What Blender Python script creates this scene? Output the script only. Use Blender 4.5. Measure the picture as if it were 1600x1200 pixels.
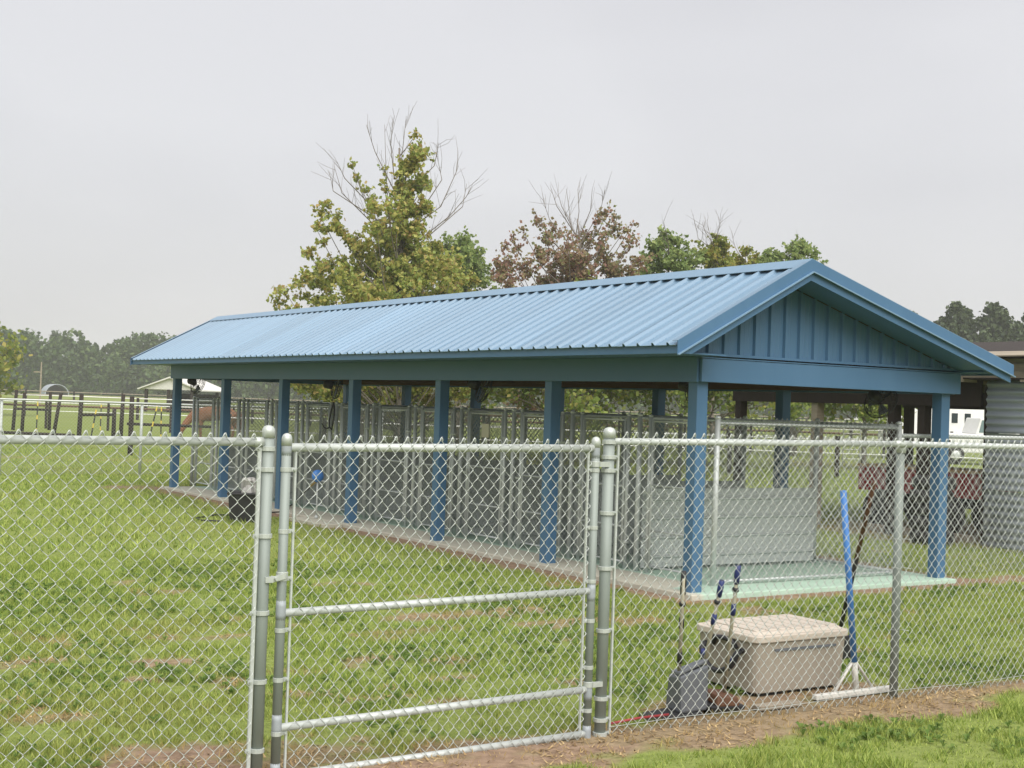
import bpy, math, random
import numpy as np
from mathutils import Vector, Matrix

# ------------------------------------------------------------------ camera, sky, sun, exposure
scn = bpy.context.scene
C = scn.collection
for o in list(bpy.data.objects):
    bpy.data.objects.remove(o)
random.seed(4)
RNG = np.random.default_rng(11)

cam_d = bpy.data.cameras.new('camera')
cam = bpy.data.objects.new('camera', cam_d)
C.objects.link(cam)
cam_d.sensor_width = 36
cam_d.lens = 36 * 2150 / 1600
cam_d.clip_start = .05
cam_d.clip_end = 3000
cam.matrix_world = (Matrix.Translation((0, 0, 1.85)) @ Matrix.Rotation(math.pi / 2 + .0153, 4, 'X')
                    @ Matrix.Rotation(.0337, 4, 'Z'))
scn.camera = cam

SUN_EL, SUN_AZ = math.radians(54), math.radians(160)     # sun behind the camera, veiled by cloud
w = bpy.data.worlds.new('World')
scn.world = w
w.use_nodes = True
nt = w.node_tree
nt.nodes.clear()
def N(nt, t, **k):
    n = nt.nodes.new(t)
    for a, b in k.items():
        if hasattr(n, a): setattr(n, a, b)
        else: n.inputs[a].default_value = b
    return n
out = N(nt, 'ShaderNodeOutputWorld')
sky = N(nt, 'ShaderNodeTexSky', sky_type='NISHITA', sun_disc=False, sun_elevation=SUN_EL, sun_rotation=SUN_AZ,
        air_density=1.0, dust_density=4.0)
bg1 = N(nt, 'ShaderNodeBackground', Strength=.05)
nt.links.new(sky.outputs[0], bg1.inputs[0])
tc = N(nt, 'ShaderNodeTexCoord')
mp = N(nt, 'ShaderNodeMapping')
mp.inputs['Scale'].default_value = (1, 1, 2.4)
nz = N(nt, 'ShaderNodeTexNoise', Scale=1.7, Detail=3.0, Roughness=.5)
nt.links.new(tc.outputs['Generated'], mp.inputs[0])
nt.links.new(mp.outputs[0], nz.inputs['Vector'])
rmp = N(nt, 'ShaderNodeValToRGB')
rmp.color_ramp.elements[0].position = .32
rmp.color_ramp.elements[0].color = (.194, .191, .198, 1)
rmp.color_ramp.elements[1].position = .66
rmp.color_ramp.elements[1].color = (.249, .246, .251, 1)
nt.links.new(nz.outputs[0], rmp.inputs[0])
bg2 = N(nt, 'ShaderNodeBackground', Strength=1.0)
nt.links.new(rmp.outputs[0], bg2.inputs[0])
mix = N(nt, 'ShaderNodeMixShader')
mix.inputs[0].default_value = .88          # closed overcast over the clear sky
nt.links.new(bg1.outputs[0], mix.inputs[1])
nt.links.new(bg2.outputs[0], mix.inputs[2])
nt.links.new(mix.outputs[0], out.inputs[0])

sun_d = bpy.data.lights.new('sun', 'SUN')
sun_d.energy = 1.5
sun_d.angle = math.radians(70)
sun_d.color = (1, .97, .92)
sun = bpy.data.objects.new('sun', sun_d)
C.objects.link(sun)
_d = Vector((math.cos(SUN_EL) * math.sin(SUN_AZ), math.cos(SUN_EL) * math.cos(SUN_AZ), math.sin(SUN_EL)))
sun.rotation_euler = _d.to_track_quat('Z', 'Y').to_euler()

scn.view_settings.view_transform = 'Standard'
scn.view_settings.look = 'None'
scn.view_settings.exposure = 1.72
scn.view_settings.gamma = 1
scn.view_settings.use_curve_mapping = False
scn.cycles.max_bounces = 6
scn.cycles.diffuse_bounces = 3
scn.cycles.glossy_bounces = 3
scn.cycles.transparent_max_bounces = 8
scn.cycles.volume_bounces = 1

# ------------------------------------------------------------------ helpers
YAW = .576
O3 = np.array([1.846, 13.692, 0.])
AV = np.array([-math.sin(YAW), math.cos(YAW), 0.])      # along the shelter, away from the camera
BV = np.array([math.cos(YAW), math.sin(YAW), 0.])       # across the shelter, to the right
def W(u, v, z=0.): return tuple(O3 + BV * u + AV * v + np.array([0, 0, z]))
def uv_of(x, y):
    dx, dy = x - O3[0], y - O3[1]
    return dx * BV[0] + dy * BV[1], dx * AV[0] + dy * AV[1]

def lin(r, g, b):
    f = lambda c: (c / 255 / 12.92) if c / 255 <= .04045 else ((c / 255 + .055) / 1.055) ** 2.4
    return (f(r), f(g), f(b), 1)

def mat(name, col, rough=.6, metal=0., col2=None, scale=6., amt=.5, bump=0., bscale=60., spec=.5, detail=5.,
        stretch=None, transl=0.):
    m = bpy.data.materials.new(name)
    m.use_nodes = True
    t = m.node_tree
    p = t.nodes['Principled BSDF']
    p.inputs['Base Color'].default_value = col
    p.inputs['Roughness'].default_value = rough
    p.inputs['Metallic'].default_value = metal
    p.inputs['Specular IOR Level'].default_value = spec
    co = N(t, 'ShaderNodeTexCoord')
    src = co.outputs['Object']
    if stretch:
        mpn = N(t, 'ShaderNodeMapping')
        mpn.inputs['Scale'].default_value = stretch
        t.links.new(src, mpn.inputs[0])
        src = mpn.outputs[0]
    if col2:
        n = N(t, 'ShaderNodeTexNoise', Scale=scale, Detail=detail, Roughness=.65)
        t.links.new(src, n.inputs['Vector'])
        r = N(t, 'ShaderNodeValToRGB')
        r.color_ramp.elements[0].position = .5 - amt / 2
        r.color_ramp.elements[1].position = .5 + amt / 2
        r.color_ramp.elements[0].color = col
        r.color_ramp.elements[1].color = col2
        t.links.new(n.outputs[0], r.inputs[0])
        t.links.new(r.outputs[0], p.inputs['Base Color'])
        mr = N(t, 'ShaderNodeMapRange')
        mr.inputs['To Min'].default_value = max(.05, rough - .1)
        mr.inputs['To Max'].default_value = min(1, rough + .12)
        t.links.new(n.outputs[0], mr.inputs[0])
        t.links.new(mr.outputs[0], p.inputs['Roughness'])
    if bump:
        n2 = N(t, 'ShaderNodeTexNoise', Scale=bscale, Detail=4.)
        t.links.new(src, n2.inputs['Vector'])
        b = N(t, 'ShaderNodeBump', Strength=bump, Distance=.01)
        t.links.new(n2.outputs[0], b.inputs['Height'])
        t.links.new(b.outputs[0], p.inputs['Normal'])
    return m

def leaf_mat(name, cols, scale=.35, transl=.45, isl=.55):
    """leaves: colour varies leaf by leaf and in broad clumps"""
    m = bpy.data.materials.new(name)
    m.use_nodes = True
    t = m.node_tree
    p = t.nodes['Principled BSDF']
    p.inputs['Roughness'].default_value = .6
    p.inputs['Specular IOR Level'].default_value = .3
    co = N(t, 'ShaderNodeTexCoord')
    n = N(t, 'ShaderNodeTexNoise', Scale=scale, Detail=3.)
    t.links.new(co.outputs['Object'], n.inputs['Vector'])
    g = N(t, 'ShaderNodeNewGeometry')
    mx = N(t, 'ShaderNodeMix', data_type='FLOAT')
    mx.inputs[0].default_value = isl
    t.links.new(n.outputs[0], mx.inputs[2])
    t.links.new(g.outputs['Random Per Island'], mx.inputs[3])
    r = N(t, 'ShaderNodeValToRGB')
    el = r.color_ramp.elements
    while len(el) < len(cols): el.new(.5)
    for i, c in enumerate(cols):
        el[i].position = .22 + .56 * i / max(1, len(cols) - 1)
        el[i].color = c
    t.links.new(mx.outputs[0], r.inputs[0])
    t.links.new(r.outputs[0], p.inputs['Base Color'])
    if transl:
        tr = N(t, 'ShaderNodeBsdfTranslucent')
        t.links.new(r.outputs[0], tr.inputs[0])
        ms = N(t, 'ShaderNodeMixShader')
        ms.inputs[0].default_value = transl
        t.links.new(p.outputs[0], ms.inputs[1])
        t.links.new(tr.outputs[0], ms.inputs[2])
        t.links.new(ms.outputs[0], t.nodes['Material Output'].inputs[0])
    return m

def tag(o, label=None, cat=None, group=None, kind=None):
    if label: o['label'] = label
    if cat: o['category'] = cat
    if group: o['group'] = group
    if kind: o['kind'] = kind
    return o
def empty(name, loc, rz=0., label=None, cat=None, group=None):
    o = bpy.data.objects.new(name, None)
    o.empty_display_size = .2
    C.objects.link(o)
    o.location = loc
    o.rotation_euler = (0, 0, rz)
    return tag(o, label, cat, group)
def link(name, me, parent=None, loc=(0, 0, 0), rot=(0, 0, 0)):
    o = bpy.data.objects.new(name, me)
    C.objects.link(o)
    o.location = loc
    o.rotation_euler = rot
    if parent: o.parent = parent
    return o
def copy_tree(o, parent=None):
    c = o.copy()
    C.objects.link(c)
    c.parent = parent
    for ch in list(o.children): copy_tree(ch, c)
    return c

class MB:
    def __init__(s): s.v = []; s.f = []
    def add(s, vs, fs):
        k = len(s.v)
        s.v += [tuple(p) for p in vs]
        s.f += [tuple(i + k for i in q) for q in fs]
        return s
    def box(s, a, b):
        x0, y0, z0 = a; x1, y1, z1 = b
        return s.add([(x0, y0, z0), (x1, y0, z0), (x1, y1, z0), (x0, y1, z0), (x0, y0, z1), (x1, y0, z1), (x1, y1, z1), (x0, y1, z1)],
                     [(0, 3, 2, 1), (4, 5, 6, 7), (0, 1, 5, 4), (1, 2, 6, 5), (2, 3, 7, 6), (3, 0, 4, 7)])
    def hexa(s, p): return s.add(p, [(0, 3, 2, 1), (4, 5, 6, 7), (0, 1, 5, 4), (1, 2, 6, 5), (2, 3, 7, 6), (3, 0, 4, 7)])
    def bar(s, p, q, wd, ht, up=(0, 0, 1)):
        p, q = Vector(p), Vector(q); d = (q - p).normalized(); u = Vector(up)
        r = d.cross(u).normalized(); u = r.cross(d).normalized()
        r *= wd / 2; u *= ht / 2
        return s.hexa([p - r - u, p + r - u, q + r - u, q - r - u, p - r + u, p + r + u, q + r + u, q - r + u])
    def prism(s, poly, axis, a, b):
        """poly: 2D outline; extruded along axis 'x' 'y' or 'z' from a to b"""
        def P(q, t):
            return {'x': (t, q[0], q[1]), 'y': (q[0], t, q[1]), 'z': (q[0], q[1], t)}[axis]
        n = len(poly)
        return s.add([P(q, a) for q in poly] + [P(q, b) for q in poly],
                     [tuple(range(n))[::-1], tuple(range(n, 2 * n))] + [(i, (i + 1) % n, (i + 1) % n + n, i + n) for i in range(n)])
    def tube(s, pts, r, n=8, cap=True, closed=False):
        P = [Vector(p) for p in pts]; m = len(P)
        rs = r if isinstance(r, (list, tuple)) else [r] * m
        k = len(s.v); up = None
        for i in range(m):
            if closed: d = P[(i + 1) % m] - P[i - 1]
            else: d = P[min(i + 1, m - 1)] - P[max(i - 1, 0)]
            d.normalize()
            if up is None: up = Vector((0, 0, 1)) if abs(d.z) < .9 else Vector((1, 0, 0))
            x = d.cross(up)
            if x.length < 1e-4: up = Vector((0, 1, 0)); x = d.cross(up)
            x.normalize(); y = x.cross(d).normalized(); up = y
            for j in range(n):
                a = 2 * math.pi * j / n
                s.v.append(tuple(P[i] + (x * math.cos(a) + y * math.sin(a)) * rs[i]))
        for i in range(m if closed else m - 1):
            i2 = (i + 1) % m
            for j in range(n):
                j2 = (j + 1) % n
                s.f.append((k + i * n + j, k + i * n + j2, k + i2 * n + j2, k + i2 * n + j))
        if cap and not closed:
            s.f.append(tuple(k + j for j in range(n))[::-1])
            s.f.append(tuple(k + (m - 1) * n + j for j in range(n)))
        return s
    def lathe(s, prof, n=14, c=(0, 0, 0), axis='z'):
        k = len(s.v)
        for (r, z) in prof:
            for j in range(n):
                a = 2 * math.pi * j / n
                x, y = r * math.cos(a), r * math.sin(a)
                p = {'z': (x, y, z), 'x': (z, x, y), 'y': (x, z, y)}[axis]
                s.v.append((c[0] + p[0], c[1] + p[1], c[2] + p[2]))
        for i in range(len(prof) - 1):
            for j in range(n):
                j2 = (j + 1) % n
                s.f.append((k + i * n + j, k + i * n + j2, k + (i + 1) * n + j2, k + (i + 1) * n + j))
        s.f.append(tuple(k + j for j in range(n))[::-1])
        s.f.append(tuple(k + (len(prof) - 1) * n + j for j in range(n)))
        return s
    def mesh(s, name, m, smooth=False):
        me = bpy.data.meshes.new(name)
        me.from_pydata(s.v, [], s.f)
        me.materials.append(m)
        if smooth: me.shade_smooth()
        return me
    def build(s, name, m, parent=None, loc=(0, 0, 0), rot=(0, 0, 0), smooth=False, bev=0.):
        o = link(name, s.mesh(name, m, smooth), parent, loc, rot)
        if bev:
            b = o.modifiers.new('bevel', 'BEVEL'); b.width = bev; b.segments = 2; b.limit_method = 'ANGLE'
        return o

def np_mesh(name, verts, faces, m, smooth=False):
    """verts (n,3) faces (m,k) arrays"""
    me = bpy.data.meshes.new(name)
    verts = np.asarray(verts, np.float32); faces = np.asarray(faces, np.int32)
    k = faces.shape[1]
    me.vertices.add(len(verts)); me.vertices.foreach_set('co', verts.ravel())
    me.loops.add(faces.size); me.loops.foreach_set('vertex_index', faces.ravel())
    me.polygons.add(len(faces))
    me.polygons.foreach_set('loop_start', np.arange(0, faces.size, k, dtype=np.int32))
    me.materials.append(m)
    me.update(calc_edges=True)
    if smooth: me.shade_smooth()
    return me

_H = RNG.random((256, 256)).astype(np.float64)
def vnoise(x, y, s):
    x = np.asarray(x) * s + 1000.; y = np.asarray(y) * s + 1000.
    xi = np.floor(x).astype(int); yi = np.floor(y).astype(int)
    fx = x - xi; fy = y - yi
    fx = fx * fx * (3 - 2 * fx); fy = fy * fy * (3 - 2 * fy)
    g = lambda i, j: _H[i % 256, j % 256]
    return (g(xi, yi) * (1 - fx) + g(xi + 1, yi) * fx) * (1 - fy) + (g(xi, yi + 1) * (1 - fx) + g(xi + 1, yi + 1) * fx) * fy
def fbm(x, y, s, o=4):
    t = 0; a = .5; n = 0
    for i in range(o):
        t = t + a * vnoise(x + 17 * i, y - 9 * i, s * 2 ** i); n += a; a *= .55
    return t / n
def sstep(a, b, x):
    t = np.clip((x - a) / (b - a), 0, 1)
    return t * t * (3 - 2 * t)

# ------------------------------------------------------------------ materials
M = {}
M['blue'] = mat('blue_paint', (.050, .128, .232, 1), .48, col2=(.068, .155, .268, 1), scale=2.2, amt=.7, bump=.06, bscale=90, stretch=(1, 1, .35))
M['roof'] = mat('blue_roof_metal', (.135, .228, .325, 1), .36, col2=(.160, .258, .358, 1), scale=1.3, amt=.6, spec=.6)
# each roof sheet a touch different, with faint run-off streaks down the slope
_t = M['roof'].node_tree; _p = _t.nodes['Principled BSDF']
_oi = N(_t, 'ShaderNodeObjectInfo'); _mr = N(_t, 'ShaderNodeMapRange'); _mr.inputs[3].default_value = .90; _mr.inputs[4].default_value = 1.08
_t.links.new(_oi.outputs['Random'], _mr.inputs[0])
_co = N(_t, 'ShaderNodeTexCoord'); _mp = N(_t, 'ShaderNodeMapping'); _mp.inputs['Scale'].default_value = (.25, 9, .25)
_t.links.new(_co.outputs['Object'], _mp.inputs[0])
_nz = N(_t, 'ShaderNodeTexNoise', Scale=2., Detail=4.); _t.links.new(_mp.outputs[0], _nz.inputs['Vector'])
_m2 = N(_t, 'ShaderNodeMapRange'); _m2.inputs[3].default_value = .86; _m2.inputs[4].default_value = 1.12
_t.links.new(_nz.outputs[0], _m2.inputs[0])
_mu = N(_t, 'ShaderNodeMath', operation='MULTIPLY'); _t.links.new(_mr.outputs[0], _mu.inputs[0]); _t.links.new(_m2.outputs[0], _mu.inputs[1])
_vm = N(_t, 'ShaderNodeVectorMath', operation='SCALE')
_src = _p.inputs['Base Color'].links[0].from_socket
_t.links.new(_src, _vm.inputs[0]); _t.links.new(_mu.outputs[0], _vm.inputs['Scale']); _t.links.new(_vm.outputs[0], _p.inputs['Base Color'])
M['galv'] = mat('galvanised_pipe', (.46, .49, .475, 1), .5, .2, col2=(.57, .60, .58, 1), scale=9, amt=.7, bump=.03, bscale=140)
M['galvpost'] = mat('weathered_galvanised_post', (.205, .236, .218, 1), .58, .2, col2=(.285, .318, .298, 1), scale=6, amt=.8, bump=.04, bscale=80, stretch=(1, 1, .25))
M['galvw'] = mat('galvanised_wire', (.40, .43, .405, 1), .45, .3, col2=(.54, .57, .54, 1), scale=30, amt=.8)
M['zinc'] = mat('zinc_paint_weld', (.27, .30, .32, 1), .6, .15, col2=(.37, .40, .425, 1), scale=25, amt=.7)
M['oldgalv'] = mat('dull_galvanised_pipe', (.48, .51, .50, 1), .5, .3, col2=(.62, .65, .64, 1), scale=7, amt=.7)
M['oldwire'] = mat('dull_galvanised_wire', (.26, .28, .275, 1), .5, .3, col2=(.42, .44, .43, 1), scale=20, amt=.8)
M['sheet'] = mat('grey_kennel_sheet', (.43, .46, .45, 1), .5, .2, col2=(.56, .59, .575, 1), scale=2.5, amt=.8, stretch=(.5, .5, 3))
M['wood'] = mat('brown_timber', (.085, .042, .024, 1), .75, col2=(.15, .078, .045, 1), scale=5, amt=.7, bump=.2, bscale=40, stretch=(4, .3, 4))
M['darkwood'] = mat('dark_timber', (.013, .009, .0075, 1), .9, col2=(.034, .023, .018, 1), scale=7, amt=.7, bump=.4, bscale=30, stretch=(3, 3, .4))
M['greywood'] = mat('weathered_plank', (.20, .165, .12, 1), .85, col2=(.36, .31, .24, 1), scale=6, amt=.7, bump=.3, bscale=30, stretch=(.4, .4, 5))
M['barnsheet'] = mat('weathered_corrugated_metal', (.30, .335, .385, 1), .5, .35, col2=(.47, .51, .56, 1), scale=2.2, amt=.8, stretch=(1, 1, 3))
M['black'] = mat('black_plastic', (.012, .012, .014, 1), .5, col2=(.025, .025, .028, 1), scale=12)
M['dgrey'] = mat('grey_plastic', (.105, .115, .130, 1), .5, col2=(.15, .16, .18, 1), scale=7)
M['navy'] = mat('navy_grip', (.014, .022, .115, 1), .5, col2=(.03, .05, .19, 1), scale=15)
M['azure'] = mat('sky_blue_pole', (.045, .175, .50, 1), .45, col2=(.07, .23, .58, 1), scale=6)
M['white'] = mat('white_paint', (.70, .70, .69, 1), .5, col2=(.80, .80, .79, 1), scale=5)
M['offwhite'] = mat('scuffed_white_plastic', (.52, .51, .47, 1), .6, col2=(.68, .67, .63, 1), scale=12)
M['tan'] = mat('tan_cooler_body', (.30, .262, .212, 1), .55, col2=(.355, .315, .258, 1), scale=5, bump=.05, bscale=200)
M['tanlid'] = mat('tan_cooler_lid', (.48, .42, .352, 1), .55, col2=(.56, .495, .42, 1), scale=5, bump=.05, bscale=200)
M['red'] = mat('red_enamel', (.26, .022, .03, 1), .5, col2=(.35, .045, .05, 1), scale=5)
M['deck'] = mat('fresh_plank', (.42, .25, .11, 1), .75, col2=(.55, .36, .18, 1), scale=6, stretch=(.4, 5, 5))
M['soilm'] = mat('brown_soil', (.16, .098, .062, 1), .95, col2=(.26, .165, .11, 1), scale=9, amt=.7, bump=.6, bscale=30)
M['rubber'] = mat('tyre_rubber', (.02, .02, .021, 1), .8, col2=(.04, .039, .038, 1), scale=10)
M['glass'] = mat('dark_glass', (.02, .03, .035, 1), .12)
M['paleglass'] = mat('car_glass', (.16, .22, .23, 1), .12)
M['pole'] = mat('old_aluminium_handle', (.30, .28, .20, 1), .5, .3, col2=(.40, .37, .28, 1), scale=14)
M['brownpole'] = mat('brown_handle', (.085, .036, .018, 1), .6, col2=(.13, .06, .03, 1), scale=9)
M['yellow'] = mat('yellow_tape', (.72, .55, .08, 1), .6)
M['chest'] = mat('chestnut_coat', (.20, .080, .036, 1), .6, col2=(.28, .12, .058, 1), scale=4)
M['mane'] = mat('brown_mane', (.13, .045, .02, 1), .7)
M['bark'] = mat('grey_brown_bark', (.13, .110, .095, 1), .9, col2=(.24, .21, .185, 1), scale=5, bump=.5, bscale=18, stretch=(3, 3, .6))
M['bagm'] = mat('crumpled_pale_plastic', (.22, .215, .20, 1), .4, col2=(.42, .41, .39, 1), scale=12)
M['paper'] = mat('cream_card', (.62, .58, .45, 1), .7)
M['brass'] = mat('brass_fitting', (.45, .33, .14, 1), .4, .8)

# concrete, bare grey-tan outside and green floor paint inside
def slab_mat():
    m = mat('painted_concrete', (.40, .38, .32, 1), .7, bump=.15, bscale=50)
    t = m.node_tree; p = t.nodes['Principled BSDF']
    co = N(t, 'ShaderNodeTexCoord'); sp = N(t, 'ShaderNodeSeparateXYZ')
    t.links.new(co.outputs['Object'], sp.inputs[0])
    n = N(t, 'ShaderNodeTexNoise', Scale=3., Detail=6.); t.links.new(co.outputs['Object'], n.inputs['Vector'])
    # paint from x > .42 (inside the runs) and on the near gable strip y < .9
    a = N(t, 'ShaderNodeMapRange'); a.inputs[1].default_value = .48; a.inputs[2].default_value = .56
    yy = N(t, 'ShaderNodeMapRange'); yy.inputs[1].default_value = .55; yy.inputs[2].default_value = .35; yy.inputs[4].default_value = .48
    t.links.new(sp.outputs[1], yy.inputs[0])
    ad = N(t, 'ShaderNodeMath', operation='ADD'); t.links.new(sp.outputs[0], ad.inputs[0]); t.links.new(yy.outputs[0], ad.inputs[1])
    t.links.new(ad.outputs[0], a.inputs[0])
    mx = N(t, 'ShaderNodeMix', data_type='RGBA')
    t.links.new(a.outputs[0], mx.inputs[0])
    r1 = N(t, 'ShaderNodeValToRGB')
    r1.color_ramp.elements[0].color = (.36, .34, .27, 1); r1.color_ramp.elements[1].color = (.54, .52, .44, 1)
    r2 = N(t, 'ShaderNodeValToRGB')
    r2.color_ramp.elements[0].color = (.30, .43, .34, 1); r2.color_ramp.elements[1].color = (.46, .60, .49, 1)
    t.links.new(n.outputs[0], r1.inputs[0]); t.links.new(n.outputs[0], r2.inputs[0])
    t.links.new(r1.outputs[0], mx.inputs[6]); t.links.new(r2.outputs[0], mx.inputs[7])
    t.links.new(mx.outputs[2], p.inputs['Base Color'])
    return m
M['slab'] = slab_mat()

# ------------------------------------------------------------------ ground
def soil_amount(x, y):
    """0 grass .. 1 bare soil, from the wear one sees: along the slab, along the fence, in the gateway, worn spots"""
    u, v = uv_of(x, y)
    n = fbm(x, y, .9, 4); nf = fbm(x + 40, y, 3.5, 3)
    # strip round the slab
    du = np.maximum(np.maximum(-.12 - u, u - 4.0), 0); dv = np.maximum(np.maximum(-.12 - v, v - 15.6), 0)
    d = np.hypot(du, dv)
    s = 1 - sstep(.16, .42, d + (nf - .5) * .30)
    # fence line
    df = np.abs(v + 4.30)
    side = np.where(v < -4.3, .26, .17)
    s = np.maximum(s, (1 - sstep(side * .5, side * 1.25, df + (n - .5) * .55 + (nf - .5) * .3)) * np.where(u < -6.6, .5, .85))
    # bare path at the gateway
    for (cu, cv, ru, rv, k) in [(-6.55, -3.75, .42, .30, 1), (-5.4, -4.45, 1.1, .36, 1), (-6.0, -4.0, .5, .22, .8),
                                (-2.68, -.16, .75, .22, .8), (-2.28, -.85, .5, .16, .8), (-4.42, -1.69, .26, .14, .85), (-3.9, -1.9, .3, .14, .7),
                                (-5.85, -1.2, .32, .15, .9), (-6.5, -.9, .26, .11, .7), (-5.3, -2.6, .2, .11, .7), (-3.5, -.75, .5, .13, .6),
                                (-3.1, -3.95, .55, .26, .9), (-2.3, -4.0, .7, .25, .95), (-3.6, -4.6, .5, .18, .9), (-1.9, -4.62, .55, .20, .9), (-4.3, -2.5, .2, .1, .7),
                                (-3.9, -1.0, .22, .1, .7), (-6.9, -2.6, .22, .1, .6), (-5.0, -.4, .3, .09, .5), (-.6, 15.9, .7, .45, .9), (5.2, -.15, 1.7, .22, .9), (-2.5, -1.6, .3, .1, .5)]:
        nq = fbm(x + 13, y + 5, 6., 3)
        e = ((u - cu) / ru) ** 2 + ((v - cv) / rv) ** 2 + (nq - .5) * 2.2
        s = np.maximum(s, k * (1 - sstep(.35, 1.5, e + (nf - .5) * 1.6 + (n - .5) * .8)))
    # scattered small worn spots inside the yard
    s = np.maximum(s, .7 * sstep(.66, .76, fbm(x - 7, y + 3, 2.6, 4)) * (v < 3) * (v > -4.3))
    # trodden earth in the horse paddock and dust by the barn
    s = np.maximum(s, .85 * sstep(.42, .60, fbm(x * .5, y, .35, 3)) * sstep(23.5, 25.5, v) * (1 - sstep(27, 30, v)))
    s = np.maximum(s, .8 * (1 - sstep(.4, 1.3, ((u - 9.5) / 2.4) ** 2 + ((v - 4.5) / 2.6) ** 2 + (nf - .5))))
    return np.clip(s, 0, 1)

def ground_z(x, y):
    return 1.0 * sstep(70, 290, np.hypot(x, y)) + (fbm(x, y, .5, 3) - .5) * .05 * sstep(200, 30, np.hypot(x, y))

def axis(lo, hi, d0, d1, st, g=1.22):
    a = list(np.arange(d0, d1, st)); x = d1; s = st
    while x < hi: a.append(x); s *= g; x += s
    a.append(hi); x = d0 - st; s = st; b = []
    while x > lo: b.append(x); s *= g; x -= s
    b.append(lo)
    return np.array(b[::-1] + a)
GX = axis(-600, 600, -8, 8, .07); GY = axis(-80, 640, 5.2, 22, .07)
gx, gy = np.meshgrid(GX, GY)
gz = ground_z(gx, gy)
nx, ny = len(GX), len(GY)
idx = np.arange(nx * ny).reshape(ny, nx)
gf = np.stack([idx[:-1, :-1], idx[:-1, 1:], idx[1:, 1:], idx[1:, :-1]], -1).reshape(-1, 4)

def ground_mat():
    m = bpy.data.materials.new('grass_and_soil'); m.use_nodes = True
    t = m.node_tree; p = t.nodes['Principled BSDF']
    p.inputs['Roughness'].default_value = .95; p.inputs['Specular IOR Level'].default_value = .15
    at = N(t, 'ShaderNodeAttribute', attribute_name='soil')
    co = N(t, 'ShaderNodeTexCoord')
    def ramp(scale, c, det=6., pos=(.3, .7)):
        n = N(t, 'ShaderNodeTexNoise', Scale=scale, Detail=det, Roughness=.7); t.links.new(co.outputs['Object'], n.inputs['Vector'])
        r = N(t, 'ShaderNodeValToRGB'); e = r.color_ramp.elements
        e[0].position, e[1].position = pos; e[0].color, e[1].color = c
        t.links.new(n.outputs[0], r.inputs[0]); return r, n
    g1, _ = ramp(14., ((.088, .116, .026, 1), (.225, .270, .066, 1)))
    g2, _ = ramp(.07, ((.170, .220, .054, 1), (.250, .280, .095, 1)), 4.)
    gm = N(t, 'ShaderNodeMix', data_type='RGBA'); gm.inputs[0].default_value = .45
    t.links.new(g1.outputs[0], gm.inputs[6]); t.links.new(g2.outputs[0], gm.inputs[7])
    s1, sn = ramp(9., ((.150, .098, .065, 1), (.33, .235, .165, 1)))
    mx = N(t, 'ShaderNodeMix', data_type='RGBA')
    t.links.new(at.outputs['Fac'], mx.inputs[0])
    t.links.new(gm.outputs[2], mx.inputs[6]); t.links.new(s1.outputs[0], mx.inputs[7])
    t.links.new(mx.outputs[2], p.inputs['Base Color'])
    n2 = N(t, 'ShaderNodeTexNoise', Scale=25., Detail=6.); t.links.new(co.outputs['Object'], n2.inputs['Vector'])
    b = N(t, 'ShaderNodeBump', Strength=.6, Distance=.03); t.links.new(n2.outputs[0], b.inputs['Height'])
    t.links.new(b.outputs[0], p.inputs['Normal'])
    return m
M['ground'] = ground_mat()
gme = np_mesh('ground', np.stack([gx, gy, gz], -1).reshape(-1, 3), gf, M['ground'], True)
at = gme.attributes.new('soil', 'FLOAT', 'POINT')
at.data.foreach_set('value', soil_amount(gx, gy).ravel().astype(np.float32))
tag(link('ground', gme), kind='structure')

# grass blades: short mown lawn, thin over the worn soil
def blades(name, y0, y1, dens, h, wd, label, m, spread=.58):
    n = int(dens * spread * (y1 ** 2 - y0 ** 2))
    y = np.sqrt(RNG.random(n) * (y1 ** 2 - y0 ** 2) + y0 ** 2)
    x = (RNG.random(n) * 2 - 1) * spread * y
    s = soil_amount(x, y)
    cl = .45 * fbm(x, y, 2.2, 3) + .55 * fbm(x + 60, y, 8.5, 2)
    u, v = uv_of(x, y)
    keep = (RNG.random(n) > np.clip(s * .93 + .45 * sstep(.50, .36, cl), 0, .97)) & ~((u > -.14) & (u < 4.05) & (v > -.14) & (v < 15.6))
    x, y, s, cl = x[keep], y[keep], s[keep], cl[keep]; n = len(x)
    near = (uv_of(x, y)[1] < -4.45)
    hh = h * (.45 + .75 * RNG.random(n)) * (.40 + 1.35 * sstep(.38, .64, cl)) * (1 - .45 * s) * np.where(near, 1.0, 1.0)
    a = RNG.random(n) * 2 * math.pi
    ww = wd * (.6 + .8 * RNG.random(n))
    b = RNG.random(n) * 2 * math.pi; le = hh * (.25 + .7 * RNG.random(n))
    z = ground_z(x, y) - .004
    base = np.stack([x, y, z], -1)
    dx = np.stack([np.cos(a) * ww / 2, np.sin(a) * ww / 2, 0 * a], -1)
    tip = base + np.stack([np.cos(b) * le, np.sin(b) * le, hh], -1)
    vv = np.stack([base - dx, base + dx, tip], 1).reshape(-1, 3)
    me = np_mesh(name, vv, np.arange(3 * n).reshape(-1, 3), m)
    dry = np.clip(s * 1.3 + (fbm(x + 90, y, .55, 3) - .55) * .9 + (RNG.random(n) - .5) * .35, 0, 1)
    at = me.attributes.new('dry', 'FLOAT', 'POINT')
    at.data.foreach_set('value', np.repeat(dry, 3).astype(np.float32))
    return tag(link(name, me), label, 'grass', kind='stuff')
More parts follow.
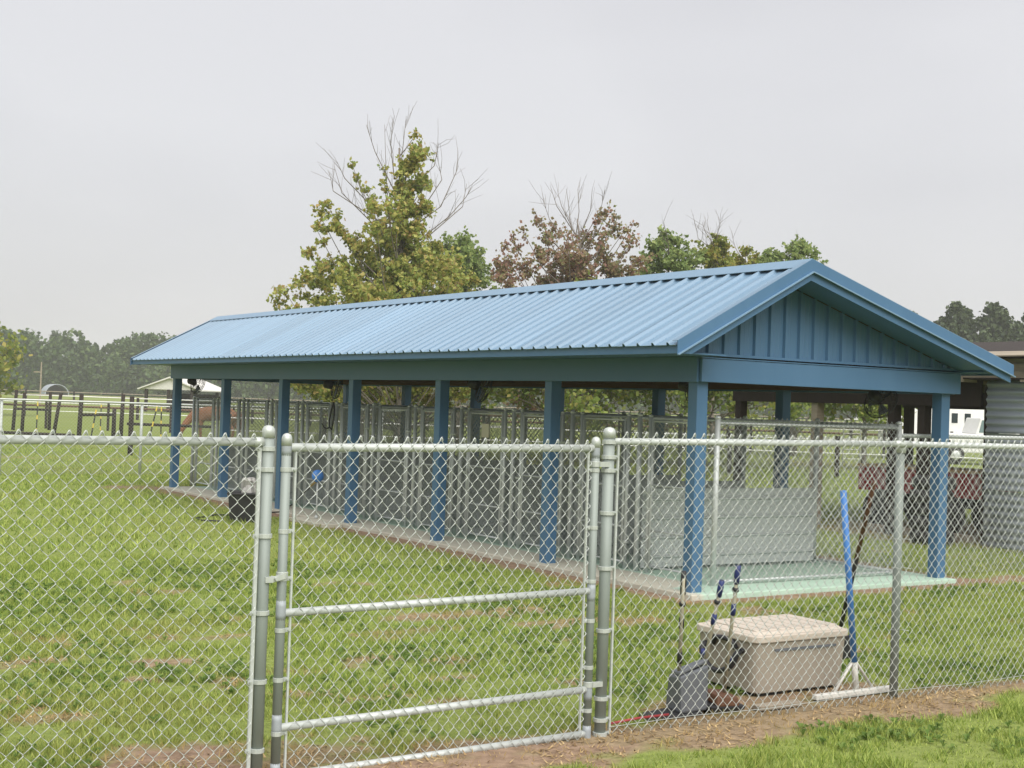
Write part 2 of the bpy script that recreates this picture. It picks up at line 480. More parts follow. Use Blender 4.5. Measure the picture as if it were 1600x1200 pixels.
def blade_mat():
    m = bpy.data.materials.new('grass_blade'); m.use_nodes = True
    t = m.node_tree; p = t.nodes['Principled BSDF']
    p.inputs['Roughness'].default_value = .55; p.inputs['Specular IOR Level'].default_value = .35
    g = N(t, 'ShaderNodeNewGeometry')
    r = N(t, 'ShaderNodeValToRGB'); e = r.color_ramp.elements
    e[0].color = (.150, .235, .036, 1); e[1].color = (.425, .500, .118, 1); e[0].position = .1; e[1].position = .9
    t.links.new(g.outputs['Random Per Island'], r.inputs[0])
    at = N(t, 'ShaderNodeAttribute', attribute_name='dry')
    mx = N(t, 'ShaderNodeMix', data_type='RGBA'); mx.inputs[7].default_value = (.42, .30, .13, 1)
    t.links.new(at.outputs['Fac'], mx.inputs[0]); t.links.new(r.outputs[0], mx.inputs[6])
    t.links.new(mx.outputs[2], p.inputs['Base Color'])
    tr = N(t, 'ShaderNodeBsdfTranslucent'); t.links.new(mx.outputs[2], tr.inputs[0])
    ms = N(t, 'ShaderNodeMixShader'); ms.inputs[0].default_value = .35
    t.links.new(p.outputs[0], ms.inputs[1]); t.links.new(tr.outputs[0], ms.inputs[2])
    t.links.new(ms.outputs[0], t.nodes['Material Output'].inputs[0])
    return m
M['blade'] = blade_mat()
blades('lawn_grass', 5.4, 15.5, 3800, .042, .0075, 'short green lawn grass around the front fence and gate', M['blade'])
blades('yard_grass', 15.5, 46, 300, .05, .020, 'short green grass of the yard and field behind', M['blade'])

def weeds():
    """flat broad-leaved weeds and clover in patches through the lawn"""
    n = 9000
    y = np.sqrt(RNG.random(n) * (15.5 ** 2 - 5.4 ** 2) + 5.4 ** 2); x = (RNG.random(n) * 2 - 1) * .46 * y
    u, v = uv_of(x, y)
    k = (fbm(x + 200, y, 1.1, 3) + .25 * (RNG.random(n) - .5) > .56) & (soil_amount(x, y) < .6) & ~((u > -.2) & (v > -.2))
    x, y = x[k], y[k]; n = len(x); q = 6
    a = (np.arange(q) / q * 2 * math.pi)[None] + RNG.random((n, 1)) * 6.28
    L_ = (.020 + .030 * RNG.random((n, 1))) * (.7 + .6 * RNG.random((n, q))); up = (.015 + .03 * RNG.random((n, q)))
    c = np.stack([x, y, ground_z(x, y) + .006], -1)[:, None, :].repeat(q, 1)
    d = np.stack([np.cos(a), np.sin(a), 0 * a], -1); sd = np.stack([-np.sin(a), np.cos(a), 0 * a], -1)
    z = np.zeros_like(d); z[..., 2] = up
    w_ = (L_ * .28)[..., None]
    mid = c + d * (L_ * .55)[..., None] + z; tip = c + d * L_[..., None] + z * .7
    vv = np.stack([c, mid + sd * w_, tip, mid - sd * w_], 2).reshape(-1, 3)
    me = np_mesh('lawn_weeds', vv, np.arange(len(vv)).reshape(-1, 4), leaf_mat('weed_leaf', [(.105, .185, .032, 1), (.150, .235, .050, 1), (.22, .29, .08, 1)], .8, .4))
    tag(link('lawn_weeds', me), 'flat broad-leaved weeds scattered through the lawn', 'weeds', kind='stuff')
weeds()
def straw():
    """dead stems lying on the worn soil"""
    n = 60000
    y = np.sqrt(RNG.random(n) * (13.5 ** 2 - 5.4 ** 2) + 5.4 ** 2); x = (RNG.random(n) * 2 - 1) * .46 * y
    u, v = uv_of(x, y)
    k = (soil_amount(x, y) + .35 * (fbm(x + 5, y, 3., 3) - .5) > .38) & (v < -.15) & (RNG.random(n) < sstep(.30, .62, fbm(x - 50, y, 2.4, 3)))
    x, y = x[k], y[k]; n = len(x)
    a = RNG.random(n) * 6.28; L_ = .02 + .05 * RNG.random(n); w_ = .003 + .004 * RNG.random(n)
    z = ground_z(x, y)
    d = np.stack([np.cos(a) * L_, np.sin(a) * L_, .004 + .018 * RNG.random(n)], -1); sd = np.stack([-np.sin(a) * w_, np.cos(a) * w_, 0 * a], -1)
    c = np.stack([x, y, z + .003], -1)
    vv = np.stack([c - sd, c + sd, c + d], 1).reshape(-1, 3)
    me = np_mesh('dry_straw', vv, np.arange(len(vv)).reshape(-1, 3), leaf_mat('dead_stem', [(.16, .10, .05, 1), (.36, .245, .115, 1), (.50, .37, .19, 1)], 2., .1))
    tag(link('dry_straw', me), 'dead brown stems lying on the bare soil along the fence', 'straw', kind='stuff')
straw()
# ------------------------------------------------------------------ shelter
RZ = (0, 0, YAW)
HP, WD, LN = 2.141, 3.785, 15.30
EU, EZ, RU, RZ_, FU, FZ = -.654, 2.484, 1.032, 3.378, 4.206, 2.458
V0, V1 = -.491, 15.93
def roof_z(u):
    return EZ + (u - EU) * (RZ_ - EZ) / (RU - EU) if u < RU else FZ + (FU - u) * (RZ_ - FZ) / (FU - RU)

slab = MB().box((-.10, -.13, -.05), (WD + .04, LN + .30, .045)).build('concrete_slab', M['slab'], None, W(0, 0), RZ, bev=.012)
tag(slab, kind='structure')
tag(MB().box((-.42, 7.62, -.04), (-.104, 8.86, .040)).build('concrete_step', M['slab'], None, W(0, 0), RZ, bev=.01), kind='structure')

sh = empty('open_sided_shelter', W(0, 0), YAW, 'long blue open-sided shelter with ribbed metal roof and boarded gable', 'shelter')
pm = MB().box((0, 0, 0), (.14, .14, HP + .1)).mesh('post', M['blue'])
for i in range(7):
    for u in (0., WD - .14):
        o = link('post', pm, sh, (u, i * LN / 6 if i else 0.0, .0))
        b = o.modifiers.new('bevel', 'BEVEL'); b.width = .006; b.segments = 2
# beams
MB().box((-.04, -.032, HP), (-.002, LN + .17, 2.3935)).build('eave_beam', M['blue'], sh, bev=.004)
MB().box((WD + .002, -.032, HP), (WD + .04, LN + .17, 2.3935)).build('eave_beam', M['blue'], sh, bev=.004)
MB().box((-.012, -.075, HP + .004), (WD + .085, -.036, 2.376)).build('gable_beam', M['blue'], sh, bev=.004)
MB().box((-.012, LN + .175, HP + .004), (WD + .085, LN + .212, 2.376)).build('gable_beam', M['blue'], sh, bev=.004)
for u in (.145, WD - .185):
    MB().box((u, .0, HP + .02), (u + .04, LN + .14, 2.35)).build('inner_beam', M['wood'], sh)
# rafters and ties in brown timber
for i in range(13):
    v = .25 + i * 1.23
    MB().box((.20, v, HP + .075), (WD - .19, v + .038, HP + .165)).build('ceiling_tie', M['wood'], sh)
    for (ua, ub) in ((EU + .14, RU), (FU - .30, RU)):
        k = -.115
        MB().hexa([(ua, v, roof_z(ua) + k), (ua, v + .038, roof_z(ua) + k), (ub, v + .038, roof_z(ub) + k), (ub, v, roof_z(ub) + k),
                   (ua, v, roof_z(ua) - .02), (ua, v + .038, roof_z(ua) - .02), (ub, v + .038, roof_z(ub) - .02), (ub, v, roof_z(ub) - .02)]).build('rafter', M['wood'], sh)
# soffits
MB().box((EU + .012, V0 + .08, 2.394), (-.002, V1 - .08, 2.406)).build('soffit', M['blue'], sh)
MB().box((WD + .044, V0 + .08, 2.394), (FU - .012, V1 - .08, 2.406)).build('soffit', M['blue'], sh)
# fascia
MB().box((EU - .004, V0 + .03, 2.390), (EU + .010, V1 - .03, 2.476)).build('eave_fascia', M['blue'], sh)
MB().box((FU - .012, V0 + .03, 2.372), (FU + .004, V1 - .03, 2.450)).build('eave_fascia', M['blue'], sh)
# ribbed roof sheets
RIB = .225
def rib_profile(n, step, hgt, half=.018, top=.009, minor=True):
    P = []
    for i in range(n):
        c = (i + .5) * step
        P += [(c - half, 0), (c - top, hgt), (c + top, hgt), (c + half, 0)]
        if minor:
            for q in (.36, .64):
                m_ = c + step * q
                P += [(m_ - .010, 0), (m_, .003), (m_ + .010, 0)]
    return P
def roof_panel(ua, ub, wd_):
    n = 4
    st = wd_ / n
    P = [(0, 0)] + [p for p in rib_profile(n, st, .028, .024, .011, False) if p[0] < wd_ - .001] + [(wd_, 0)]
    za, zb = roof_z(ua), roof_z(ub)
    nv = Vector((-(zb - za), 0, ub - ua)).normalized()
    if nv.z < 0: nv = -nv
    mb = MB(); k = len(P)
    vs = []
    for (u, z) in ((ua, za), (ub, zb)):
        for (p, h) in P: vs.append((u + nv.x * h, p, z + nv.z * h))
    for (u, z) in ((ua, za), (ub, zb)):
        for (p, h) in P: vs.append((u + nv.x * (h - .006), p, z + nv.z * (h - .006)))
    fs = []
    for i in range(k - 1):
        fs.append((i, i + 1, k + i + 1, k + i)); fs.append((2 * k + i, 3 * k + i, 3 * k + i + 1, 2 * k + i + 1))
        fs.append((i, 2 * k + i, 2 * k + i + 1, i + 1)); fs.append((k + i, k + i + 1, 3 * k + i + 1, 3 * k + i))
    mb.add(vs, fs)
    return mb.mesh('roof_panel', M['roof'])
npan = 18
pw = (V1 - V0 - .05) / npan
for (ua, ub) in ((EU - .03, RU - .005), (FU + .03, RU + .005)):
    me = roof_panel(ua, ub, pw)
    for i in range(npan):
        o = link('roof_panel', me, sh, (0, V0 + .025 + i * pw, (.002 if i % 2 else 0)))
# ridge cap
sl, sr = (RZ_ - EZ) / (RU - EU), (RZ_ - FZ) / (FU - RU)
cu = .17
for nm, pts in (('ridge_cap', [(RU - cu, RZ_ - sl * cu + .040), (RU, RZ_ + .050), (RU + cu, RZ_ - sr * cu + .040), (RU + cu, RZ_ - sr * cu + .034), (RU, RZ_ + .043), (RU - cu, RZ_ - sl * cu + .034)]),):
    MB().prism(pts, 'y', V0 - .004, V1 + .004).build(nm, M['roof'], sh)
# rake trim at both ends, sub-fascia and soffit
def rake(v, s):
    o = -s     # outward
    for (ua, ub) in ((EU - .035, RU), (FU + .035, RU)):
        za, zb = roof_z(ua), roof_z(ub)
        def quad(dz0, dz1, va, vb, nm, m):
            MB().hexa([(ua, va, za + dz0), (ua, vb, za + dz0), (ub, vb, zb + dz0), (ub, va, zb + dz0),
                       (ua, va, za + dz1), (ua, vb, za + dz1), (ub, vb, zb + dz1), (ub, va, zb + dz1)]).build(nm, m, sh)
        a, b = sorted((v, v + o * .012)); quad(-.088, .042, a, b, 'rake_trim', M['blue'])  # darker blue than the roof metal: vertical-face shade put into the trim's colour
        a, b = sorted((v - o * .07, v + o * .010)); quad(.0425, .047, a, b, 'rake_cap', M['roof'])
        a, b = sorted((v + o * .0125, v + o * .040)); quad(-.094, -.082, a, b, 'trim_lip', M['roof'])
        left = ua < ub
        a, b = sorted((v - o * .030, v - o * .002))
        if left:
            us = EU + (2.39 + .172 - EZ) / sl
            poly = [(EU + .012, roof_z(EU + .012) - .0885), (EU + .012, 2.3885), (us, 2.3885), (RU, RZ_ - .172), (RU, RZ_ - .0885)]
        else:
            poly = [(FU, FZ - .0885), (FU, FZ - .165), (RU, RZ_ - .172), (RU, RZ_ - .0885)]
        MB().prism(poly, 'y', a, b).build('rake_board', M['blue'], sh)
        a, b = sorted((v - o * .031, v - o * .445))
        u0 = EU + .17 if left else FU - .27
        z0, z1 = roof_z(u0), RZ_
        MB().hexa([(u0, a, z0 - .150), (u0, b, z0 - .150), (RU, b, z1 - .150), (RU, a, z1 - .150), (u0, a, z0 - .140), (u0, b, z0 - .140), (RU, b, z1 - .140), (RU, a, z1 - .140)]).build('rake_soffit', M['blue'], sh)
rake(V0, 1); rake(V1, -1)
# ribbed gable boarding in sheets, clipped by the roof
def gable(v, s):
    st = .2085
    z0 = 2.424
    ua, ub = -.42, 3.97
    u = ua; k = 0
    while u < ub - .05:
        wd_ = min(4 * st, ub - u)
        P = [(0, 0)] + [p for p in rib_profile(4, st, .030, .024, .012, True) if p[0] < wd_ - .005] + [(wd_, 0)]
        P2 = []
        for (p, h) in P:
            P2.append((p, h))
            if p + u < RU < p + u + .02: P2.append((RU - u, h))
        vs = []; n = 0
        for (p, h) in P2:
            zt = max(z0 + .003, roof_z(u + p) - .150)
            vs += [(u + p, v - s * (h + .012), z0), (u + p, v - s * (h + .012), zt), (u + p, v - s * (h + .004), z0), (u + p, v - s * (h + .004), zt)]; n += 1
        fs = []
        for i in range(n - 1):
            a, b = 4 * i, 4 * i + 4
            fs += [(a, b, b + 1, a + 1), (a + 2, a + 3, b + 3, b + 2), (a, a + 2, b + 2, b), (a + 1, b + 1, b + 3, a + 3)]
        MB().add(vs, fs).build('gable_panel', M['blue'], sh)
        u += wd_
    a, b = sorted((v - s * .078, v - s * .0))
    MB().box((-.03, a, 2.381), (4.17, b, 2.391)).build('gable_base_trim', M['blue'], sh)
    a, b = sorted((v - s * .048, v - s * .040))
    MB().box((-.20, a, 2.4075), (4.15, b, 2.434)).build('gable_base_trim', M['blue'], sh)
gable(-.005, 1); gable(LN + .145, -1)

# ------------------------------------------------------------------ chain link
def chain(name, m, width, z0, z1, w_, h_, r, sides=4, bend=True, t=.0045, parent=None, loc=(0, 0, 0), rot=(0, 0, 0), knuckle=False, jit=.0, kb=False):
    w_ = w_ / 2                      # neighbouring wires are mirror images; two of them close one diamond
    n = max(2, int(round(width / w_))); w_ = width / n
    K = max(2, int(round((z1 - z0) / (h_ / 2)))); hh = (z1 - z0) / K
    k = np.arange(K + 1)
    def wire(ph):
        sg = np.where(k % 2 == 0, -1., 1.) * ph
        if bend:
            zz = np.stack([k * hh - .08 * hh, k * hh + .08 * hh], 1).ravel()
            xx = np.repeat(sg * w_ / 2 * 1.05, 2)
            yy = np.stack([np.where(sg > 0, -t, t), np.where(sg > 0, t, -t)], 1).ravel()
            zz[0] = 0; zz[-1] = K * hh
        else:
            zz = k * hh; xx = sg * w_ / 2 * 1.04; yy = sg * 0.
        return np.stack([xx, yy, zz + z0], -1)
    W2 = [wire(1.), wire(-1.)]
    zz = W2[0]
    m_ = len(zz)
    A = 2 * math.pi * np.arange(sides) / sides + math.pi / sides
    ring = np.stack([np.cos(A) * r * 1.32, np.sin(A) * r, 0 * A], -1)
    cx = (np.arange(n) + .5) * w_
    V = np.stack([W2[q % 2] for q in range(n)])[:, :, None, :] + ring[None, None]
    V[..., 0] += cx[:, None, None]
    if jit:
        V[..., 1] += (fbm(V[..., 0] * 1.0, V[..., 2], 2.2, 2) - .5) * jit
        V[..., 2] += (fbm(V[..., 0] + 31, V[..., 2] * .7, 3.0, 2) - .5) * jit * .6
        V[..., 0] += (fbm(V[..., 0] - 31, V[..., 2] * .7, 3.0, 2) - .5) * jit * .6
    i = (np.arange(n) * m_ * sides)[:, None, None]
    a = (np.arange(m_ - 1) * sides)[None, :, None]
    j = np.arange(sides)[None, None, :]; j2 = (j + 1) % sides
    F = np.stack(np.broadcast_arrays(i + a + j, i + a + j2, i + a + sides + j2, i + a + sides + j), -1).reshape(-1, 4)
    V = V.reshape(-1, 3)
    if knuckle:
        mb = MB()
        D_ = 2 * w_
        for q in range(n):
            ph = 1 if q % 2 == 0 else -1
            if ph * (-1 if K % 2 == 0 else 1) > 0:
                x = cx[q] + w_ / 2; z = z1 + .004
                mb.tube([(x - D_ * .30, -.004, z - h_ * .40), (x - D_ * .16, -.007, z - h_ * .15), (x - D_ * .05, -.008, z + .004), (x + D_ * .05, -.003, z + .006),
                         (x + D_ * .12, .004, z - h_ * .08), (x + D_ * .16, .005, z - h_ * .26)], r * 1.22, 5)
                mb.tube([(x + D_ * .12, -.006, z - h_ * .18), (x + D_ * .02, -.012, z + .001), (x - D_ * .09, -.003, z - h_ * .02)], r * 1.15, 5)
            if kb and ph < 0:
                xb = cx[q] + w_ / 2
                mb.tube([(xb - .010, -.004, z0 - .012), (xb + .002, .004, z0 + .004), (xb + .010, 0, z0 - .014)], r * 1.1, 4)
        kv = np.array(mb.v)
        quads = np.array([f for f in mb.f if len(f) == 4]) + len(V)
        V = np.concatenate([V, kv]); F = np.concatenate([F, quads])
    me = np_mesh(name, V, F, m, False)
    if parent is None and loc == (0, 0, 0): return me
    return tag(link(name, me, parent, loc, rot), kind='stuff')

def cap_post(parent, u, v, z0, z1, r, name='post', m=None):
    m = m or M['galvpost']
    po = MB().tube([(u, v, z0), (u, v, z1)], r, 16).build(name, m, parent)
    po.data.shade_smooth(); po.data.polygons[-1].use_smooth = False
    MB().lathe([(r * 1.10, z1 - .032), (r * 1.12, z1 + .002), (r * 1.02, z1 + .012), (r * .75, z1 + .023), (r * .3, z1 + .028), (.001, z1 + .029)], 16, (u, v, 0)).build('post_cap', M['galvw'], po, smooth=True)
    return po
def band(parent, u, v, z, r, d=1, m=None):
    """tension band round a post with its bolt towards d"""
    mb = MB()
    mb.lathe([(r * 1.02, z - .011), (r * 1.12, z - .010), (r * 1.12, z + .010), (r * 1.02, z + .011)], 14, (u, v, 0))
    mb.box((u + d * r * .95 if d > 0 else u - r - .030, v - .005, z - .010), (u + r + .030 if d > 0 else u - r * .95, v + .005, z + .010))
    xx = u + d * (r + .018)
    mb.tube([(xx, v - .016, z), (xx, v + .014, z)], .006, 6)
    return mb.build('tension_band', m or M['galvw'], parent)

FV = -4.27
FW, FH = .0715, .0775
# left fence run
fl = empty('chain_link_fence', W(-6.365, FV), YAW, 'galvanised chain-link fence left of the gate, ending at a capped post', 'fence')
po = cap_post(fl, 0, 0, -.05, 1.685, .0285)
for z in (1.60, 1.50, 1.18, .81, .48, .15): band(po, 0, 0, z, .0315, -1)
MB().tube([(-4.9, 0, 1.610), (-.03, 0, 1.632)], .0205, 14).build('top_rail', M['galv'], fl, smooth=True)
MB().tube([(-.075, 0, 1.632), (-.028, 0, 1.632)], .0245, 14).build('rail_end_cup', M['galvw'], fl, smooth=True)
MB().box((-.052, -.006, .03), (-.046 + .012, .006, 1.60)).build('tension_bar', M['galv'], fl)
cap_post(fl, -2.45, .03, -.05, 1.60, .026, 'line_post'); cap_post(fl, -4.88, .03, -.05, 1.60, .026, 'line_post')
chain('wire_mesh', M['galvw'], 4.82, .015, 1.664, .0725, .0785, .0020, 5, True, .0045, fl, (-4.87, -.026, 0), (0, 0, 0), True, .012, True)

# gate
gt = empty('walk_gate', W(-6.268, FV), YAW, 'wide chain-link gate with two cross bars, closed in the front fence', 'gate')
GW = 1.868
for (u, d) in ((0, 1), (GW, -1)):
    st_ = cap_post(gt, u, 0, .012, 1.648 + (.012 if d < 0 else 0), .0235, 'gate_stile')
    for z in ((1.50, 1.20, .97, .72, .48, .22) if d > 0 else (1.50, 1.18, .88, .66, .40, .16)): band(st_, u, 0, z, .0235, d)
    MB().box((u + d * .050 - .005, -.006, .03), (u + d * .050 + .005, .006, 1.60)).build('tension_bar', M['galv'], st_)
    for z in (1.612, .815, .263, .028): MB().lathe([(.0236, z - .045), (.0248, z - .02), (.0250, z + .02), (.0236, z + .05)], 14, (u, 0, 0)).build('weld_paint', M['zinc'], st_, smooth=True)
for z0_, z1_, r in ((1.608, 1.624, .0205), (.803, .826, .0195), (.247, .277, .0195), (.010, .030, .0195)):
    MB().tube([(.02, 0, z0_), (GW - .02, 0, z1_)], r, 14).build('gate_rail', M['galv'], gt, smooth=True)
chain('wire_mesh', M['galvw'], GW - .10, .008, 1.662, .067, .079, .0020, 5, True, .0045, gt, (.05, -.026, 0), (0, 0, 0), True, .010, True)
lt = MB().bar((-.075, -.02, .965), (.0, -.028, .985), .012, .026); lt.lathe([(.026, .97), (.029, .972), (.029, 1.002), (.026, 1.004)], 14, (0, 0, 0))
lt.tube([(-.045, -.045, .975), (-.045, .02, .975)], .009, 8); lt.box((-.10, -.036, .957), (-.060, -.020, .985))
lt.build('fork_latch', M['galvw'], gt)
for z in (1.535, .305): 
    h = MB().box((GW + .012, -.03, z - .014), (GW + .082, -.014, z + .014)); h.lathe([(.026, z - .016), (.0285, z - .014), (.0285, z + .014), (.026, z + .016)], 14, (GW, 0, 0))
    h.build('gate_hinge', M['galvw'], gt)

# right fence run
fr = empty('chain_link_fence', W(-4.308, FV), YAW, 'galvanised chain-link fence right of the gate, tools leaning inside', 'fence')
po = cap_post(fr, 0, 0, -.05, 1.715, .0325)
for z in (1.66, 1.575, 1.50, 1.26, .95, .60, .22, .10, .02): band(po, 0, 0, z, .0365, 1)
MB().tube([(.03, 0, 1.664), (2.43, 0, 1.680)], .0195, 14).build('top_rail', M['galv'], fr, smooth=True)
MB().tube([(2.44, 0, 1.680), (7.3, 0, 1.664)], .0195, 14).build('top_rail', M['galv'], fr, smooth=True)
MB().tube([(2.34, 0, 1.680), (2.50, 0, 1.680)], .023, 14).build('rail_sleeve', M['galvw'], fr, smooth=True)
MB().box((.060, -.006, .02), (.072, .006, 1.64)).build('tension_bar', M['galv'], fr)
for u in (2.44, 4.87, 7.3):
    lp = MB().tube([(u, .032, -.05), (u, .032, 1.66)], .028, 14).build('line_post', M['galvpost'], fr, smooth=True)
    MB().lathe([(.031, 1.62), (.033, 1.655), (.028, 1.675), (.022, 1.70)], 14, (u, .026, 0)).build('loop_cap', M['galvw'], lp, smooth=True)
    for z in (1.42, 1.05, .86, .45):
        MB().tube([(u - .05, -.036, z), (u - .03, .0, z + .004), (u - .026, .055, z), (u + .026, .055, z), (u + .03, .0, z + .004), (u + .055, -.036, z)], .002, 4).build('wire_tie', M['galvw'], lp)
chain('wire_mesh', M['galvw'], 7.2, .020, 1.712, .0715, .078, .0020, 5, True, .0045, fr, (.066, -.024, 0), (0, 0, 0), True, .014, True)
MB().tube([(.06, -.012, .055)] + [(.06 + .6 * i, -.012, .055 + .008 * math.sin(i * 2.1)) for i in range(1, 12)], .002, 5).build('tension_wire', M['galvw'], fr)

# ------------------------------------------------------------------ kennel runs
KU, KB, KV0, KS, KH = .60, 3.36, .36, 1.292, 1.775
ordinal = ['nearest', 'second', 'third', 'fourth', 'fifth', 'sixth', 'seventh', 'eighth', 'ninth', 'tenth', 'eleventh', 'farthest']
KW = .075
G0, G1 = .20, 1.10        # gate opening inside a run
me_fix0 = chain('wire_mesh', M['oldwire'], G0 - .03, .10, KH - .02, .085, KW, .0030, 3, False)
me_fix1 = chain('wire_mesh', M['oldwire'], KS - G1 - .03, .10, KH - .02, .09, KW, .0030, 3, False)
me_gate = chain('wire_mesh', M['oldwire'], G1 - G0 - .10, .14, KH - .06, KW, KW, .0030, 3, False)
me_back = chain('wire_mesh', M['oldwire'], KS, .10, KH - .02, KW, KW, .0030, 3, False)
me_div = chain('wire_mesh', M['oldwire'], KB - KU, .98, KH + .0, KW, KW, .0030, 3, False)
me_end = chain('wire_mesh', M['oldwire'], KB - KU, .07, KH + .03, KW, KW, .0028, 4, True)
def sheet_mesh():
    L_ = KB - KU - .08
    prof = [(0, .08)]
    z = .08; i = 0
    while z < .90:
        prof += [(0, z + .10), (.024, z + .112), (.024, z + .130), (0, z + .138), (.003, z + .165), (0, z + .19)]
        z += .215
    prof.append((0, .965))
    vs = []; fs = []
    for (y, zz) in prof: vs += [(.04, -y, zz), (.04 + L_, -y, zz), (.04, -y + .006, zz), (.04 + L_, -y + .006, zz)]
    for k in range(len(prof) - 1):
        a, b = 4 * k, 4 * k + 4
        fs += [(a, a + 1, b + 1, b), (a + 2, b + 2, b + 3, a + 3), (a, b, b + 2, a + 2), (a + 1, a + 3, b + 3, b + 1)]
    return MB().add(vs, fs).mesh('solid_sheet', M['sheet'])
me_sheet = sheet_mesh()
me_kpost = MB().tube([(0, 0, .045), (0, 0, KH + .02)], .030, 10).lathe([(.033, KH), (.034, KH + .02), (.02, KH + .036), (.001, KH + .04)], 10).mesh('post', M['oldgalv'], True)
me_gpost = MB().tube([(0, 0, .045), (0, 0, KH + .01)], .024, 10).lathe([(.027, KH), (.027, KH + .012), (.001, KH + .026)], 10).mesh('post', M['oldgalv'], True)
me_stile = MB().tube([(0, 0, .10), (0, 0, KH - .03)], .0195, 8).mesh('gate_stile', M['galv'], True)
me_grail = MB().tube([(0, 0, 0), (0, G1 - G0 - .07, 0)], .0125, 8).mesh('gate_rail', M['oldgalv'], True)
me_frail = MB().tube([(0, 0, 0), (0, KS, 0)], .0195, 8).mesh('top_rail', M['oldgalv'], True)
me_drail = MB().tube([(0, 0, 0), (KB - KU, 0, 0)], .016, 8).mesh('divider_rail', M['oldgalv'], True)
me_klatch = MB().box((-.045, -.06, .92), (-.022, .05, .945)).tube([(-.036, -.05, .90), (-.036, -.05, .99)], .009, 6).mesh('latch', M['galvw'])
me_khinge = MB().lathe([(.03, -.014), (.034, -.012), (.034, .012), (.03, .014)], 10).box((-.012, -.06, -.012), (.0, .0, .012)).mesh('hinge', M['galvw'])
R90 = (0, 0, math.pi / 2)
for i in range(12):
    r = empty('kennel_run', W(KU, KV0 + i * KS), YAW, '%s chain-link kennel run from the gable end under the blue roof' % ordinal[i], 'kennel', 'kennel runs in a row under the shelter')
    link('post', me_kpost, r)
    link('post', me_gpost, r, (0, G0, 0)); link('post', me_gpost, r, (0, G1, 0))
    link('post', me_kpost, r, (KB - KU, 0, 0))
    g = link('gate', me_stile, r, (-.004, G0 + .055, 0))
    link('gate_stile', me_stile, g, (0, G1 - G0 - .105, 0))
    for z in (.125, .52, .97 if i % 3 else 1.02, KH - .05): link('gate_rail', me_grail, g, (0, -.02, z))
    tag(link('wire_mesh', me_gate, g, (.0, .0, 0), R90), kind='stuff')
    link('latch', me_klatch, g, (0, G1 - G0 - .06, 0))
    link('hinge', me_khinge, g, (.004, -.055, 1.42)); link('hinge', me_khinge, g, (.004, -.055, .35))
    tag(link('wire_mesh', me_fix0, r, (0, .02, 0), R90), kind='stuff')
    tag(link('wire_mesh', me_fix1, r, (0, G1 + .02, 0), R90), kind='stuff')
    link('back_rail', me_frail, r, (KB - KU, 0, KH - .02)); link('back_rail', me_frail, r, (KB - KU, 0, .09))
    tag(link('wire_mesh', me_back, r, (KB - KU, 0, 0), R90), kind='stuff')
    if i == 0:
        for z in (KH - .04, KH - .215, .085): link('end_rail', me_drail, r, (0, 0, z))
        tag(link('wire_mesh', me_end, r, (0, -.02, 0)), kind='stuff')
    link('divider_rail', me_drail, r, (0, KS - .02, KH - .02))
    if i < 11:
        link('solid_sheet', me_sheet, r, (0, KS - .035, 0))
        tag(link('wire_mesh', me_div, r, (0, KS - .02, 0)), kind='stuff')
    else:
        tag(link('wire_mesh', me_end, r, (0, KS - .02, 0)), kind='stuff'); link('post', me_kpost, r, (0, KS, 0)); link('post', me_kpost, r, (KB - KU, KS, 0))
# a low fence from the kennel corner to the barn
fb = empty('chain_link_fence', W(KB, KV0), YAW, 'chain-link fence from kennel corner across to the grey metal barn', 'fence')
MB().tube([(0, 0, 1.65), (4.4, 0, 1.655)], .024, 10).build('top_rail', M['galv'], fb, smooth=True)
for u in (2.6, 4.35): MB().tube([(u, .03, -.05), (u, .03, 1.66)], .028, 10).build('line_post', M['galv'], fb, smooth=True)
chain('wire_mesh', M['oldwire'], 4.4, .03, 1.68, .075, .075, .0022, 3, False, .004, fb, (.0, -.026, 0), (0, 0, 0))

# ------------------------------------------------------------------ small things on and round the kennels
o = MB().box((-.012, -.088, -.09), (.0, .088, .09)).build('notice_card', M['paper'], None, W(KU - .035, 4.85, 1.503), RZ)
tag(o, 'square cream notice card wired to a kennel gate', 'sign')
